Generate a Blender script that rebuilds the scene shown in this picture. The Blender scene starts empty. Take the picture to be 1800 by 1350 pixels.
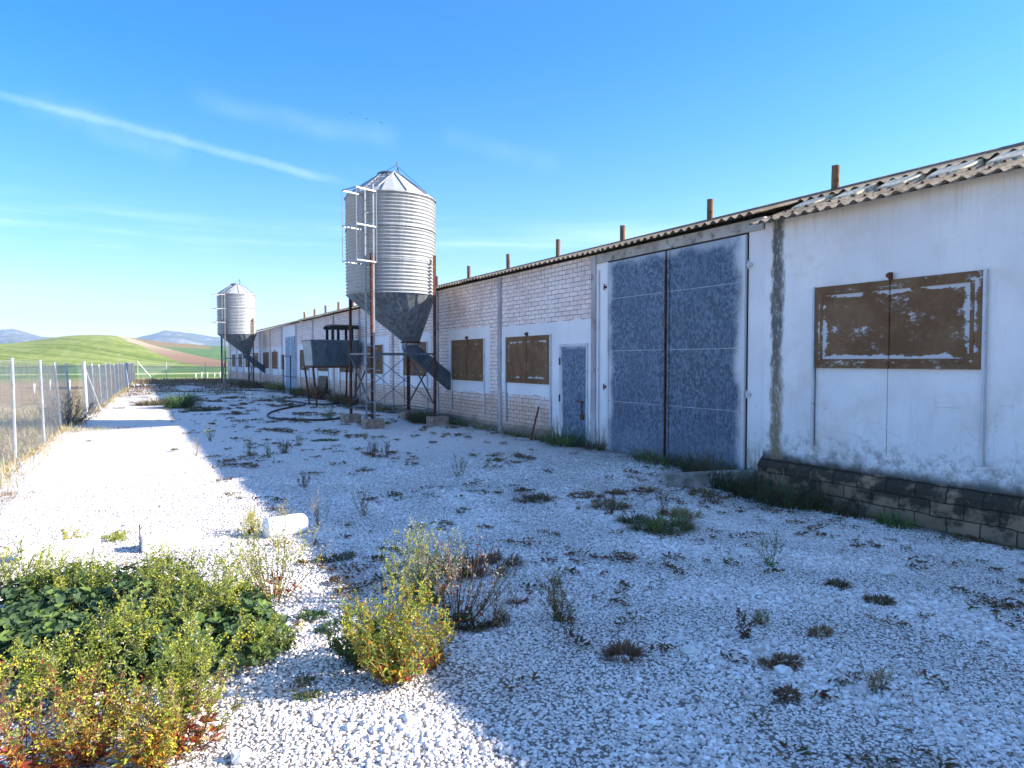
import bpy, math, random
import numpy as np
from mathutils import Vector, noise
R=math.radians
sc=bpy.context.scene; C=sc.collection
# ---------------------------------------------------------------- camera, sky, sun, exposure
EYE=1.75; FPX=1200.0; YAW=math.atan(674/FPX); PITCH=math.atan(40/FPX)
cam=bpy.data.cameras.new('camera'); co=bpy.data.objects.new('camera',cam); C.objects.link(co)
co.location=(0,0,EYE); co.rotation_euler=(math.pi/2-PITCH,0,-YAW)
cam.sensor_width=36; cam.lens=24.0; cam.clip_start=0.05; cam.clip_end=9000
sc.camera=co
SUN_AZ=119.5; SUN_EL=26.6          # azimuth clockwise from +Y
sd=Vector((math.sin(R(SUN_AZ))*math.cos(R(SUN_EL)),math.cos(R(SUN_AZ))*math.cos(R(SUN_EL)),math.sin(R(SUN_EL))))
sl=bpy.data.lights.new('sun','SUN'); sl.energy=5.0; sl.angle=R(0.53); sl.color=(1.0,.93,.82)
so=bpy.data.objects.new('sun',sl); C.objects.link(so); so.rotation_euler=sd.to_track_quat('Z','Y').to_euler(); so.location=(20,-10,20)
def raydir(px,py):
    x=(px-900)/FPX; y=(675-py)/FPX
    f=math.cos(PITCH)+y*math.sin(PITCH); u=-math.sin(PITCH)+y*math.cos(PITCH)
    return Vector((x*math.cos(YAW)+f*math.sin(YAW),-x*math.sin(YAW)+f*math.cos(YAW),u)).normalized()
W=bpy.data.worlds.new('World'); sc.world=W; W.use_nodes=True
sc.view_settings.view_transform='Standard'; sc.view_settings.look='None'; sc.view_settings.gamma=1
sc.view_settings.exposure=1.58

class G:
    """tiny node-graph helper"""
    def __init__(s,nt): s.nt=nt; s.N=nt.nodes; s.L=nt.links
    def n(s,t,**k):
        x=s.N.new(t)
        for a,b in k.items(): setattr(x,a,b)
        return x
    def put(s,sock,v):
        if v is None: return
        if isinstance(v,bpy.types.NodeSocket): s.L.new(v,sock)
        elif isinstance(v,(tuple,list,Vector)):
            v=tuple(v)
            if len(sock.default_value)==4 and len(v)==3: v=v+(1,)
            sock.default_value=v
        else: sock.default_value=v
    def m(s,op,a,b=None,c=None,clamp=False):
        x=s.n('ShaderNodeMath',operation=op); x.use_clamp=clamp
        s.put(x.inputs[0],a); s.put(x.inputs[1],b); s.put(x.inputs[2],c); return x.outputs[0]
    def vm(s,op,a,b=None,out=0):
        x=s.n('ShaderNodeVectorMath',operation=op); s.put(x.inputs[0],a); s.put(x.inputs[1],b); return x.outputs[out]
    def mix(s,f,a,b,bt='MIX'):
        x=s.n('ShaderNodeMix',data_type='RGBA',blend_type=bt)
        s.put(x.inputs[0],f); s.put(x.inputs[6],a); s.put(x.inputs[7],b); return x.outputs[2]
    def noise(s,v,sc_,det=4,rough=.55,dist=0,out=0):
        x=s.n('ShaderNodeTexNoise'); s.put(x.inputs['Vector'],v); x.inputs['Scale'].default_value=sc_
        x.inputs['Detail'].default_value=det; x.inputs['Roughness'].default_value=rough; x.inputs['Distortion'].default_value=dist
        return x.outputs[out]
    def vor(s,v,sc_,feat='F1',out='Distance',rnd=1):
        x=s.n('ShaderNodeTexVoronoi',feature=feat); s.put(x.inputs['Vector'],v); x.inputs['Scale'].default_value=sc_
        x.inputs['Randomness'].default_value=rnd
        return x.outputs[out]
    def ss(s,v,a,b,c=0.,d=1.):
        x=s.n('ShaderNodeMapRange'); x.interpolation_type='SMOOTHSTEP'
        s.put(x.inputs[0],v)
        x.inputs[1].default_value=a; x.inputs[2].default_value=b; x.inputs[3].default_value=c; x.inputs[4].default_value=d
        return x.outputs[0]
    def sep(s,v):
        x=s.n('ShaderNodeSeparateXYZ'); s.put(x.inputs[0],v); return x.outputs
    def comb(s,a,b,c):
        x=s.n('ShaderNodeCombineXYZ'); s.put(x.inputs[0],a); s.put(x.inputs[1],b); s.put(x.inputs[2],c); return x.outputs[0]
    def scale(s,v,t): return s.vm('MULTIPLY',v,t)
# ---- world
g=G(W.node_tree)
bgn=W.node_tree.nodes['Background']
sky=g.n('ShaderNodeTexSky',sky_type='NISHITA'); sky.sun_disc=False
sky.sun_elevation=R(SUN_EL); sky.sun_rotation=R(SUN_AZ); sky.altitude=500; sky.air_density=1.0; sky.dust_density=.3; sky.ozone_density=2.2
tc=g.n('ShaderNodeTexCoord'); D=tc.outputs['Generated']
hs=g.n('ShaderNodeHueSaturation'); hs.inputs['Hue'].default_value=.50; hs.inputs['Saturation'].default_value=1.5; hs.inputs['Value'].default_value=1.0
g.put(hs.inputs['Color'],sky.outputs[0])
skyc=g.mix(1.0,hs.outputs[0],(1.08,.93,1.08),'MULTIPLY')
def streak(p1,p2,width,wob,amp,nsc):
    a=raydir(*p1); b=raydir(*p2); nrm=a.cross(b).normalized(); tg=(b-a).normalized(); mid=(a+b).normalized(); hl=(b-a).length/2
    nz=g.noise(g.scale(D,(1,1,1)),nsc,3,.6)
    d=g.m('ADD',g.vm('DOT_PRODUCT',D,nrm,out=1),g.m('MULTIPLY',g.m('SUBTRACT',nz,.5),wob))
    f=g.ss(g.m('ABSOLUTE',d),0,width,1,0)
    t=g.m('ABSOLUTE',g.m('SUBTRACT',g.vm('DOT_PRODUCT',D,tg,out=1),mid.dot(tg)))
    f2=g.ss(t,hl*.8,hl*1.1,1,0)
    fz=g.ss(g.noise(g.scale(D,(1,1,1)),22,5,.65),.25,.75,.35,1)
    return g.m('MULTIPLY',g.m('MULTIPLY',g.m('MULTIPLY',f,f2),fz),amp)
cl=streak((-60,148),(600,322),.009,.015,.14,9)
for a in (((40,172),(330,262),.03,.05,.06,7),((340,170),(700,248),.022,.03,.06,6),((780,235),(980,290),.02,.02,.04,5)):
    cl=g.m('ADD',cl,streak(*a))
dz=g.sep(D)
band=g.noise(g.comb(dz[0],dz[1],g.m('MULTIPLY',dz[2],14)),2.6,5,.6)
band=g.m('MULTIPLY',g.ss(band,.44,.70,0,.22),g.m('MULTIPLY',g.ss(dz[2],.0,.06),g.ss(dz[2],.14,.24,1,0)))
cl=g.m('ADD',cl,band,clamp=True)
# bluish bright sky added overhead, out of frame, to lift the shaded ground
zenith_fill=g.m('MULTIPLY',g.ss(dz[2],.52,.8),g.ss(g.noise(g.scale(D,(1,2.2,1)),2.2,6,.6),.3,.7,.35,.8))
skyc=g.mix(zenith_fill,skyc,(1.75,2.75,4.9))
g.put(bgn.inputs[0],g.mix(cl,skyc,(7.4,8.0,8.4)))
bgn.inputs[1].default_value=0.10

# ---------------------------------------------------------------- mesh helpers
def tag(o,label=None,cat=None,group=None,kind=None):
    if label: o['label']=label
    if cat: o['category']=cat
    if group: o['group']=group
    if kind: o['kind']=kind
    return o
def empty(name,loc,label,cat,group=None):
    o=bpy.data.objects.new(name,None); C.objects.link(o); o.location=loc; o.empty_display_size=.2
    return tag(o,label,cat,group)
class MB:
    def __init__(s): s.v=[]; s.f=[]; s.mi=[]; s.cur=0
    def quad(s,*p):
        n=len(s.v); s.v.extend([tuple(q) for q in p]); s.f.append(tuple(range(n,n+len(p)))); s.mi.append(s.cur)
    def hexa(s,c):   # 8 corners: bottom 4 ccw, top 4 ccw
        n=len(s.v); s.v.extend([tuple(q) for q in c])
        for f in ((3,2,1,0),(4,5,6,7),(0,1,5,4),(1,2,6,5),(2,3,7,6),(3,0,4,7)):
            s.f.append(tuple(n+i for i in f)); s.mi.append(s.cur)
        return s
    def box(s,x0,x1,y0,y1,z0,z1):
        return s.hexa([(x0,y0,z0),(x1,y0,z0),(x1,y1,z0),(x0,y1,z0),(x0,y0,z1),(x1,y0,z1),(x1,y1,z1),(x0,y1,z1)])
    def bar(s,a,b,w,h=None,up=(0,0,1)):
        a=Vector(a); b=Vector(b); h=h or w; d=(b-a).normalized(); u=Vector(up)
        if abs(d.dot(u))>.95: u=Vector((1,0,0))
        r=d.cross(u).normalized()*w/2; u=r.cross(d).normalized()*h/2
        return s.hexa([a-r-u,a+r-u,a+r+u,a-r+u,b-r-u,b+r-u,b+r+u,b-r+u])
    def angle(s,a,b,w,t=.008,dirs=((1,0,0),(0,1,0))):   # steel L profile
        for k,dv in enumerate(dirs):
            dv=Vector(dv); a_=Vector(a); b_=Vector(b); o=Vector(dirs[1-k])*t
            p=[a_,a_+dv*w,a_+dv*w+o,a_+o]; q=[b_,b_+dv*w,b_+dv*w+o,b_+o]
            s.hexa([p[0],p[1],p[2],p[3],q[0],q[1],q[2],q[3]])
        return s
    def tube(s,pts,rad,n=8,cap=True):
        pts=[Vector(p) for p in pts]; m=len(pts); base=len(s.v)
        rr=rad if isinstance(rad,(list,tuple)) else [rad]*m
        for i,p in enumerate(pts):
            d=(pts[min(i+1,m-1)]-pts[max(i-1,0)]).normalized()
            u=Vector((0,0,1)) if abs(d.z)<.9 else Vector((1,0,0))
            a=d.cross(u).normalized(); b=a.cross(d)
            for k in range(n):
                t=2*math.pi*k/n; s.v.append(tuple(p+(a*math.cos(t)+b*math.sin(t))*rr[i]))
        for i in range(m-1):
            for k in range(n):
                k2=(k+1)%n; s.f.append((base+i*n+k,base+i*n+k2,base+(i+1)*n+k2,base+(i+1)*n+k)); s.mi.append(s.cur)
        if cap:
            s.f.append(tuple(base+k for k in range(n))[::-1]); s.mi.append(s.cur)
            s.f.append(tuple(base+(m-1)*n+k for k in range(n))); s.mi.append(s.cur)
        return s
    def lathe(s,prof,n=48,c=(0,0)):   # prof: (r,z[,ox,oy])
        base=len(s.v)
        for p in prof:
            ox,oy=(p[2],p[3]) if len(p)>2 else (0,0)
            for k in range(n):
                t=2*math.pi*k/n; s.v.append((c[0]+ox+p[0]*math.cos(t),c[1]+oy+p[0]*math.sin(t),p[1]))
        for i in range(len(prof)-1):
            for k in range(n):
                k2=(k+1)%n; s.f.append((base+i*n+k,base+i*n+k2,base+(i+1)*n+k2,base+(i+1)*n+k)); s.mi.append(s.cur)
        return s
    def grid(s,nu,nv,fn,flip=False):
        base=len(s.v)
        for j in range(nv):
            for i in range(nu): s.v.append(fn(i,j))
        for j in range(nv-1):
            for i in range(nu-1):
                a=base+j*nu+i; q=(a,a+1,a+nu+1,a+nu)
                s.f.append(q[::-1] if flip else q); s.mi.append(s.cur)
        return s
    def build(s,name,mats,parent=None,smooth=False,bevel=0,kind=None,label=None):
        me=bpy.data.meshes.new(name); me.from_pydata(s.v,[],s.f)
        if not isinstance(mats,(list,tuple)): mats=[mats]
        for m_ in mats: me.materials.append(m_)
        if len(mats)>1: me.polygons.foreach_set('material_index',s.mi)
        if smooth: me.polygons.foreach_set('use_smooth',[True]*len(s.f))
        me.update()
        o=bpy.data.objects.new(name,me); C.objects.link(o)
        if parent:
            o.parent=parent; o.matrix_parent_inverse=parent_inv(parent)
        if bevel:
            b=o.modifiers.new('bevel','BEVEL'); b.width=bevel; b.segments=2; b.limit_method='ANGLE'
        if kind: o['kind']=kind
        if label: o['label']=label
        return o
def world_loc(o):
    l=Vector(o.location)
    while o.parent: 
        o=o.parent; l=l+Vector(o.location)
    return l
def parent_inv(p):
    from mathutils import Matrix
    # all parents are unrotated while being built; mesh data is written in world coordinates
    o=p
    while o is not None and o.type=='MESH': o=o.parent
    if p.type=='MESH': return Matrix.Identity(4) if p.parent is None else Matrix.Identity(4)
    return Matrix.Translation(-Vector(p.location))

# ---------------------------------------------------------------- materials
def mat(name):
    m=bpy.data.materials.new(name); m.use_nodes=True; gg=G(m.node_tree); p=m.node_tree.nodes['Principled BSDF']
    gg.p=p; gg.co=gg.n('ShaderNodeTexCoord'); gg.O=gg.co.outputs['Object']; gg.Gn=gg.co.outputs['Generated']
    return m,gg,p
def bump(gg,p,h,st=.5,dist=.02):
    b=gg.n('ShaderNodeBump'); b.inputs['Strength'].default_value=st; b.inputs['Distance'].default_value=dist
    gg.put(b.inputs['Height'],h); gg.L.new(b.outputs[0],p.inputs['Normal'])
def simple(name,c1,c2,sc_=6,rough=.7,metal=0,bs=.3,bd=.01,stretch=(1,1,1),spec=.3,c3=None,sc3=30,t3=(.55,.7)):
    m,gg,p=mat(name); v=gg.scale(gg.O,stretch); n=gg.noise(v,sc_,5,.6)
    col=gg.mix(gg.ss(n,.35,.65),c1,c2)
    if c3: col=gg.mix(gg.ss(gg.noise(v,sc3,4,.6),*t3),col,c3)
    gg.put(p.inputs['Base Color'],col); p.inputs['Roughness'].default_value=rough; p.inputs['Metallic'].default_value=metal
    p.inputs['Specular IOR Level'].default_value=spec
    if bs: bump(gg,p,gg.noise(v,sc_*5,4,.6),bs,bd)
    return m
def leafmat(name,c1,c2,tr=.35,sc_=9):
    m,gg,p=mat(name); n=gg.noise(gg.O,sc_,3,.6)
    col=gg.mix(gg.ss(n,.3,.7),c1,c2)
    gg.put(p.inputs['Base Color'],col); p.inputs['Roughness'].default_value=.6; p.inputs['Specular IOR Level'].default_value=.25
    t=gg.n('ShaderNodeBsdfTranslucent'); gg.put(t.inputs[0],col)
    mx=gg.n('ShaderNodeMixShader'); mx.inputs[0].default_value=tr
    gg.L.new(p.outputs[0],mx.inputs[1]); gg.L.new(t.outputs[0],mx.inputs[2])
    gg.L.new(mx.outputs[0],m.node_tree.nodes['Material Output'].inputs['Surface'])
    return m
M={}
M['rust']=simple('rusty_steel',(.09,.030,.018),(.19,.065,.032),7,.85,.2,.4,.004,c3=(.035,.02,.016),sc3=18)
M['steel']=simple('old_galvanised_steel',(.085,.095,.11),(.17,.18,.20),9,.5,.55,.1,.003,c3=(.16,.09,.06),sc3=14,t3=(.62,.75))
M['palesteel']=simple('pale_steel',(.24,.25,.26),(.34,.35,.36),6,.45,.5,.05,.002,c3=(.25,.2,.16),sc3=22,t3=(.64,.75))
M['dark']=simple('shade_black_and_timber',(.012,.012,.014),(.02,.02,.02),5,.9,0,0)  # near black: painted shade in gaps, also the trestle's dark beams
M['slate']=simple('dark_sheet_metal',(.055,.075,.095),(.10,.125,.15),3,.5,.35,.1,.004,stretch=(1,1,.3),c3=(.2,.23,.25),sc3=8,t3=(.6,.8))
M['sheetlight']=simple('pale_sheet_metal',(.25,.30,.33),(.36,.41,.44),3,.5,.35,.1,.004)
M['rubber']=simple('black_rubber',(.012,.013,.015),(.03,.03,.033),8,.55,0,.1,.002)
M['concrete']=simple('concrete',(.20,.18,.155),(.36,.34,.31),6,.9,0,.6,.006,c3=(.08,.07,.055),sc3=9,t3=(.56,.72))
M['whitemasonry']=simple('white_masonry',(.62,.60,.55),(.74,.73,.70),7,.85,0,.5,.008,c3=(.34,.29,.22),sc3=25,t3=(.6,.72))
M['sunmortar']=simple('sunlit_tone_mortar',(.60,.47,.30),(.76,.64,.46),7,.85,0,.5,.008,c3=(.36,.29,.20),sc3=25,t3=(.50,.64))  # white masonry tinted warm, so the band reads as sunlit
M['whiteplastic']=simple('white_plastic',(.72,.73,.74),(.80,.80,.80),4,.45,0,.1,.003)
M['timber']=simple('weathered_timber',(.10,.07,.045),(.20,.15,.10),4,.9,0,.4,.004,stretch=(1,1,8))
M['pipeclay']=simple('rusty_flue',(.14,.08,.045),(.26,.155,.08),5,.8,.1,.3,.004,stretch=(1,1,.5),c3=(.06,.04,.03),sc3=12)
M['birdblack']=simple('black_feathers',(.01,.01,.01),(.02,.02,.02),5,.7,0,0)

def m_galv():   # corrugated silo sheet
    m,gg,p=mat('galvanised_silo_sheet'); x,y,z=gg.sep(gg.O)
    n=gg.noise(gg.scale(gg.O,(3,3,.35)),3.5,5,.65)
    n2=gg.noise(gg.scale(gg.O,(14,14,.8)),3,4,.7)
    col=gg.mix(gg.ss(n,.3,.7),(.31,.32,.325),(.41,.415,.415))
    col=gg.mix(gg.ss(n2,.60,.80,0,.6),col,(.26,.24,.20))
    # dust caught near the top ring and roof
    gg.put(p.inputs['Base Color'],col); p.inputs['Metallic'].default_value=0
    gg.put(p.inputs['Roughness'],gg.ss(n,.3,.7,.38,.52)); return m
M['galv']=m_galv()
M['hopper']=simple('hopper_sheet',(.15,.17,.18),(.30,.32,.33),2.2,.5,.5,.06,.003,stretch=(5,5,.35),c3=(.42,.42,.40),sc3=5,t3=(.58,.76))

def m_plaster(name,base1,base2,annex=False):
    m,gg,p=mat(name); x,y,z=gg.sep(gg.O)
    n=gg.noise(gg.O,.9,5,.6); nf=gg.noise(gg.O,9,6,.7); nv=gg.noise(gg.scale(gg.O,(1,6,.7)),3,5,.65)
    col=gg.mix(gg.ss(n,.3,.7),base1,base2)
    col=gg.mix(gg.ss(nv,.55,.85,0,.45),col,(.50,.47,.44))
    zz=gg.m('ADD',z,gg.m('MULTIPLY',gg.m('SUBTRACT',nf,.5),.9))
    if annex:
        wp=gg.m('MULTIPLY',gg.ss(gg.noise(gg.scale(gg.O,(1,.9,1.2)),1.4,6,.68),.46,.66),.42)
        col=gg.mix(wp,col,(.66,.57,.48))
        ev=gg.m('MULTIPLY',gg.ss(z,3.1,3.75),gg.ss(gg.noise(gg.scale(gg.O,(1,9,.35)),2.5,5,.75),.46,.66,0,.22))
        col=gg.mix(ev,col,(.38,.34,.29))
        fd=gg.m('MULTIPLY',gg.ss(gg.noise(gg.scale(gg.O,(1,26,.7)),2,4,.7),.60,.72),.12)
        col=gg.mix(fd,col,(.55,.50,.47))
        low=gg.m('MULTIPLY',gg.ss(zz,.42,.85,1,0),gg.ss(gg.noise(gg.O,6,6,.75),.42,.60))
        col=gg.mix(gg.m('MULTIPLY',low,.65),col,(.17,.155,.13))
        band=gg.ss(gg.m('ADD',z,gg.m('MULTIPLY',gg.noise(gg.scale(gg.O,(1,1.2,1)),2.5,4,.6),.22)),.44,.60,1,0)
        col=gg.mix(gg.m('MULTIPLY',band,.9),col,(.055,.05,.04))
        # blackened runoff streak at the joint with the shed
        yy=gg.m('ADD',y,gg.m('MULTIPLY',gg.m('SUBTRACT',gg.noise(gg.scale(gg.O,(1,3,1.4)),3,6,.75),.5),.22))
        st=gg.m('MULTIPLY',gg.ss(yy,6.56,6.66),gg.ss(yy,6.76,6.83,1,0))
        st=gg.m('MULTIPLY',st,gg.ss(gg.noise(gg.scale(gg.O,(1,3,1)),11,6,.75),.25,.5))
        stc=gg.mix(gg.ss(z,.9,2.2),(.22,.16,.09),(.085,.08,.07))
        col=gg.mix(gg.m('MULTIPLY',st,.93),col,stc)
        # thin cracks
        cr=gg.vor(gg.vm('ADD',gg.scale(gg.O,(1,3.2,.9)),gg.comb(0,gg.m('MULTIPLY',nf,.5),0)),1.1,'DISTANCE_TO_EDGE')
        crm=gg.m('MULTIPLY',gg.ss(cr,0,.010,1,0),gg.m('MULTIPLY',gg.ss(z,.5,.8),gg.ss(z,1.2,1.5,1,0)))
        col=gg.mix(gg.m('MULTIPLY',crm,.22),col,(.2,.18,.16))
    else:
        low=gg.m('MULTIPLY',gg.ss(zz,.1,.75,1,0),gg.ss(nv,.3,.6))
        col=gg.mix(gg.m('MULTIPLY',low,.8),col,(.24,.16,.09))
    sp=gg.ss(gg.noise(gg.O,38,3,.7),.68,.76,0,.5)
    col=gg.mix(sp,col,(.28,.25,.22))
    gg.put(p.inputs['Base Color'],col); p.inputs['Roughness'].default_value=.92; p.inputs['Specular IOR Level'].default_value=.15
    bump(gg,p,gg.m('ADD',gg.noise(gg.O,5,6,.7),gg.m('MULTIPLY',nf,.5)),.55,.012); return m
M['plaster']=m_plaster('limewashed_plaster',(.74,.71,.71),(.83,.80,.80))
M['annexplaster']=m_plaster('whitewashed_annex_plaster',(.75,.72,.71),(.85,.82,.80),True)

def m_brick():
    m,gg,p=mat('whitewashed_brickwork'); x,y,z=gg.sep(gg.O)
    w=gg.noise(gg.O,3,3,.6,out=1); wv=gg.sep(w)
    yy=gg.m('ADD',y,gg.m('MULTIPLY',wv[0],.03)); zz=gg.m('ADD',z,gg.m('MULTIPLY',wv[1],.035))
    b=gg.n('ShaderNodeTexBrick'); gg.put(b.inputs['Vector'],gg.comb(yy,zz,0)); b.inputs['Scale'].default_value=1
    b.inputs['Brick Width'].default_value=.285; b.inputs['Row Height'].default_value=.098; b.inputs['Mortar Size'].default_value=.0085
    b.inputs['Mortar Smooth'].default_value=.25; b.inputs['Bias'].default_value=0
    gg.put(b.inputs['Color1'],(.90,.76,.70)); gg.put(b.inputs['Color2'],(.76,.58,.51)); gg.put(b.inputs['Mortar'],(.85,.74,.70))
    n=gg.noise(gg.O,1.1,4,.6); nf=gg.noise(gg.O,14,5,.7)
    col=gg.mix(gg.ss(n,.35,.7,0,.6),b.outputs['Color'],(.90,.79,.76))
    # bare terracotta near the foot of the wall
    lw=gg.m('MULTIPLY',gg.ss(gg.m('ADD',z,gg.m('MULTIPLY',n,.9)),1.0,1.6,1,0),gg.ss(nf,.3,.6,.5,1))
    col=gg.mix(gg.m('MULTIPLY',lw,.75),col,(.60,.33,.19))
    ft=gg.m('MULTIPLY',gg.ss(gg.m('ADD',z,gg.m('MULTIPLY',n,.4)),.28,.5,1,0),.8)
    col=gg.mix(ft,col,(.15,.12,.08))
    # streaks near eave and dark holes
    up=gg.m('MULTIPLY',gg.ss(z,3.1,3.9),gg.ss(gg.noise(gg.scale(gg.O,(1,7,.5)),3,4,.7),.4,.7,0,.55))
    col=gg.mix(up,col,(.34,.27,.21))
    col=gg.mix(gg.ss(nf,.60,.74,0,.6),col,(.42,.27,.20))
    fac=b.outputs['Fac']; nm=gg.ss(gg.noise(gg.O,4.5,3,.6),.32,.55,.35,1)
    mo=gg.m('MULTIPLY',fac,nm)
    col=gg.mix(gg.m('MULTIPLY',mo,.85),col,(.19,.14,.12))
    dn=gg.m('MULTIPLY',gg.ss(gg.noise(gg.scale(gg.O,(1,1,.6)),1.7,6,.7),.50,.68),.38)
    col=gg.mix(dn,col,(.42,.33,.28))
    gg.put(p.inputs['Base Color'],col); p.inputs['Roughness'].default_value=.9; p.inputs['Specular IOR Level'].default_value=.15
    bump(gg,p,gg.m('ADD',gg.m('MULTIPLY',mo,-1),gg.m('MULTIPLY',nf,.4)),.8,.012); return m
M['brick']=m_brick()
def m_stone():
    m,gg,p=mat('dark_plinth_blocks'); x,y,z=gg.sep(gg.O)
    w=gg.sep(gg.noise(gg.O,3,3,.6,out=1))
    b=gg.n('ShaderNodeTexBrick'); gg.put(b.inputs['Vector'],gg.comb(gg.m('ADD',y,gg.m('MULTIPLY',w[0],.06)),gg.m('ADD',z,gg.m('MULTIPLY',w[1],.05)),0)); b.inputs['Scale'].default_value=1
    b.inputs['Brick Width'].default_value=.36; b.inputs['Row Height'].default_value=.17; b.inputs['Mortar Size'].default_value=.010; b.inputs['Mortar Smooth'].default_value=.9
    gg.put(b.inputs['Color1'],(.36,.24,.15)); gg.put(b.inputs['Color2'],(.24,.17,.11)); gg.put(b.inputs['Mortar'],(.07,.06,.045))
    n=gg.noise(gg.O,3,6,.7); col=gg.mix(gg.ss(gg.m('ADD',n,gg.m('MULTIPLY',z,.35)),.44,.60,.15,.92),b.outputs['Color'],(.035,.032,.026))
    col=gg.mix(gg.ss(gg.noise(gg.O,13,4,.7),.6,.75,0,.6),col,(.30,.26,.21))
    gg.put(p.inputs['Base Color'],col); p.inputs['Roughness'].default_value=.95; p.inputs['Specular IOR Level'].default_value=.1
    bump(gg,p,gg.m('ADD',gg.m('MULTIPLY',b.outputs['Fac'],-1),gg.m('MULTIPLY',n,1.5)),.9,.02); return m
M['stone']=m_stone()
def m_shutter(name,seed,flake,bias=0.):
    m,gg,p=mat(name); x,y,z=gg.sep(gg.Gn); O=gg.vm('ADD',gg.O,(0,seed,seed*.37))
    n=gg.noise(O,2.2,6,.7); nf=gg.noise(gg.scale(O,(1,1,1.8)),15,6,.8); npz=gg.noise(gg.scale(O,(1,1,1.5)),3.3,4,.6)
    col=gg.mix(gg.ss(n,.35,.65),(.15,.078,.038),(.21,.122,.062))
    dy=gg.m('ABSOLUTE',gg.m('SUBTRACT',y,.5)); dz_=gg.m('ABSOLUTE',gg.m('SUBTRACT',z,.5))
    # remains of white paint along an inset frame and the lower edge
    e1=gg.ss(gg.m('ABSOLUTE',gg.m('SUBTRACT',dy,.445)),.0,.045,1,0); e2=gg.ss(gg.m('ABSOLUTE',gg.m('SUBTRACT',dz_,.385)),.0,.06,1,0)
    e1=gg.m('MULTIPLY',e1,gg.ss(dz_,.38,.44,1,0)); e2=gg.m('MULTIPLY',e2,gg.ss(dy,.44,.48,1,0))
    fr=gg.m('MAXIMUM',e1,e2)
    th=gg.m('ADD',gg.m('ADD',gg.m('MULTIPLY',nf,.62),gg.m('MULTIPLY',npz,.55)),gg.m('MULTIPLY',gg.m('MULTIPLY',fr,flake),gg.m('ADD',gg.ss(npz,.30,.58,.25,1.25),bias/max(flake,.01)*0)))
    th=gg.m('ADD',th,bias)
    col=gg.mix(gg.ss(th,.60,.68,0,.35),col,(.33,.29,.26))
    col=gg.mix(gg.m('MULTIPLY',gg.ss(th,.665,.70),.9),col,(.58,.57,.57))
    gg.put(p.inputs['Base Color'],col); p.inputs['Roughness'].default_value=.85; p.inputs['Specular IOR Level'].default_value=.15
    bump(gg,p,th,.3,.004); return m
M['shutterA']=m_shutter('flaking_brown_shutter',0,.24,-.02); M['shutterB']=m_shutter('brown_shutter',7.3,.10,-.10); M['shutterC']=m_shutter('brown_shutter_scuffed',3.1,.14,-.07)
def m_gate(name,white_side,k=1.0):
    m,gg,p=mat(name); x,y,z=gg.sep(gg.Gn)
    cell=gg.sep(gg.vor(gg.scale(gg.O,(1,1,.7)),30,out='Color'))[0]
    n=gg.noise(gg.O,1.3,4,.6); n2=gg.noise(gg.scale(gg.O,(1,14,.45)),3,5,.75)
    col=gg.mix(gg.ss(cell,.1,.9),(.03*k,.055*k,.095*k),(.13*k,.185*k,.26*k))
    col=gg.mix(gg.ss(n,.35,.75,0,.55),col,(.055*k,.09*k,.15*k))
    col=gg.mix(gg.ss(n2,.56,.78,0,.45),col,(.42,.45,.48))
    bot=gg.ss(gg.m('ADD',z,gg.m('MULTIPLY',n,.2)),.1,.33,.35,0)
    col=gg.mix(bot,col,(.24,.29,.33))
    t=y if white_side>0 else gg.m('SUBTRACT',1,y)
    nn=gg.m('MULTIPLY',gg.m('SUBTRACT',gg.noise(gg.O,2.0,3,.5),.5),.22)
    t=gg.m('ADD',gg.m('ADD',t,nn),gg.m('MULTIPLY',gg.m('SUBTRACT',gg.noise(gg.O,60,2,.7),.5),.12))
    wh=gg.ss(t,.86,.99,0,.92)
    tp=gg.ss(gg.m('ADD',z,gg.m('MULTIPLY',nn,.5)),.955,1.0,0,.45)
    col=gg.mix(gg.m('MAXIMUM',wh,tp),col,(.60,.61,.63))
    gg.put(p.inputs['Base Color'],col); p.inputs['Metallic'].default_value=.25; p.inputs['Roughness'].default_value=.5
    bump(gg,p,gg.noise(gg.O,3,3,.5),.15,.01); return m
M['gateL']=m_gate('galvanised_gate_leaf',1,1.05); M['gateR']=m_gate('galvanised_gate_leaf_oversprayed',-1,.95); M['door']=m_gate('galvanised_door',1,1.2); M['fardoor']=m_gate('pale_far_gate',1,2.4)
def m_roof():
    m,gg,p=mat('lichened_fibre_cement'); n=gg.noise(gg.O,2.2,6,.7); nf=gg.noise(gg.O,22,5,.75)
    col=gg.mix(gg.ss(n,.35,.65),(.19,.15,.11),(.31,.25,.185))
    col=gg.mix(gg.ss(nf,.50,.62,0,.85),col,(.06,.052,.042))
    col=gg.mix(gg.ss(gg.noise(gg.O,9,5,.7),.60,.72,0,.8),col,(.42,.30,.12))
    gg.put(p.inputs['Base Color'],col); p.inputs['Roughness'].default_value=.95; p.inputs['Specular IOR Level'].default_value=.1
    bump(gg,p,nf,.5,.006); return m
M['roof']=m_roof()
M['lintel']=simple('stained_lintel',(.30,.27,.23),(.46,.43,.39),2,.9,0,.5,.01,stretch=(1,1,1),c3=(.12,.10,.08),sc3=6,t3=(.52,.72))
M['pilaster']=simple('grimy_pilaster',(.34,.30,.30),(.50,.46,.46),2,.9,0,.4,.008,stretch=(1,1,.5),c3=(.20,.12,.08),sc3=6,t3=(.55,.75))
M['frame']=simple('white_painted_angle_iron',(.52,.53,.55),(.62,.63,.64),5,.6,.1,.1,.003,c3=(.16,.14,.13),sc3=24,t3=(.62,.72))
M['redbrick']=simple('footing_brick',(.25,.15,.11),(.36,.25,.19),6,.95,0,.9,.012,c3=(.45,.40,.36),sc3=9,t3=(.55,.66))

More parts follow.
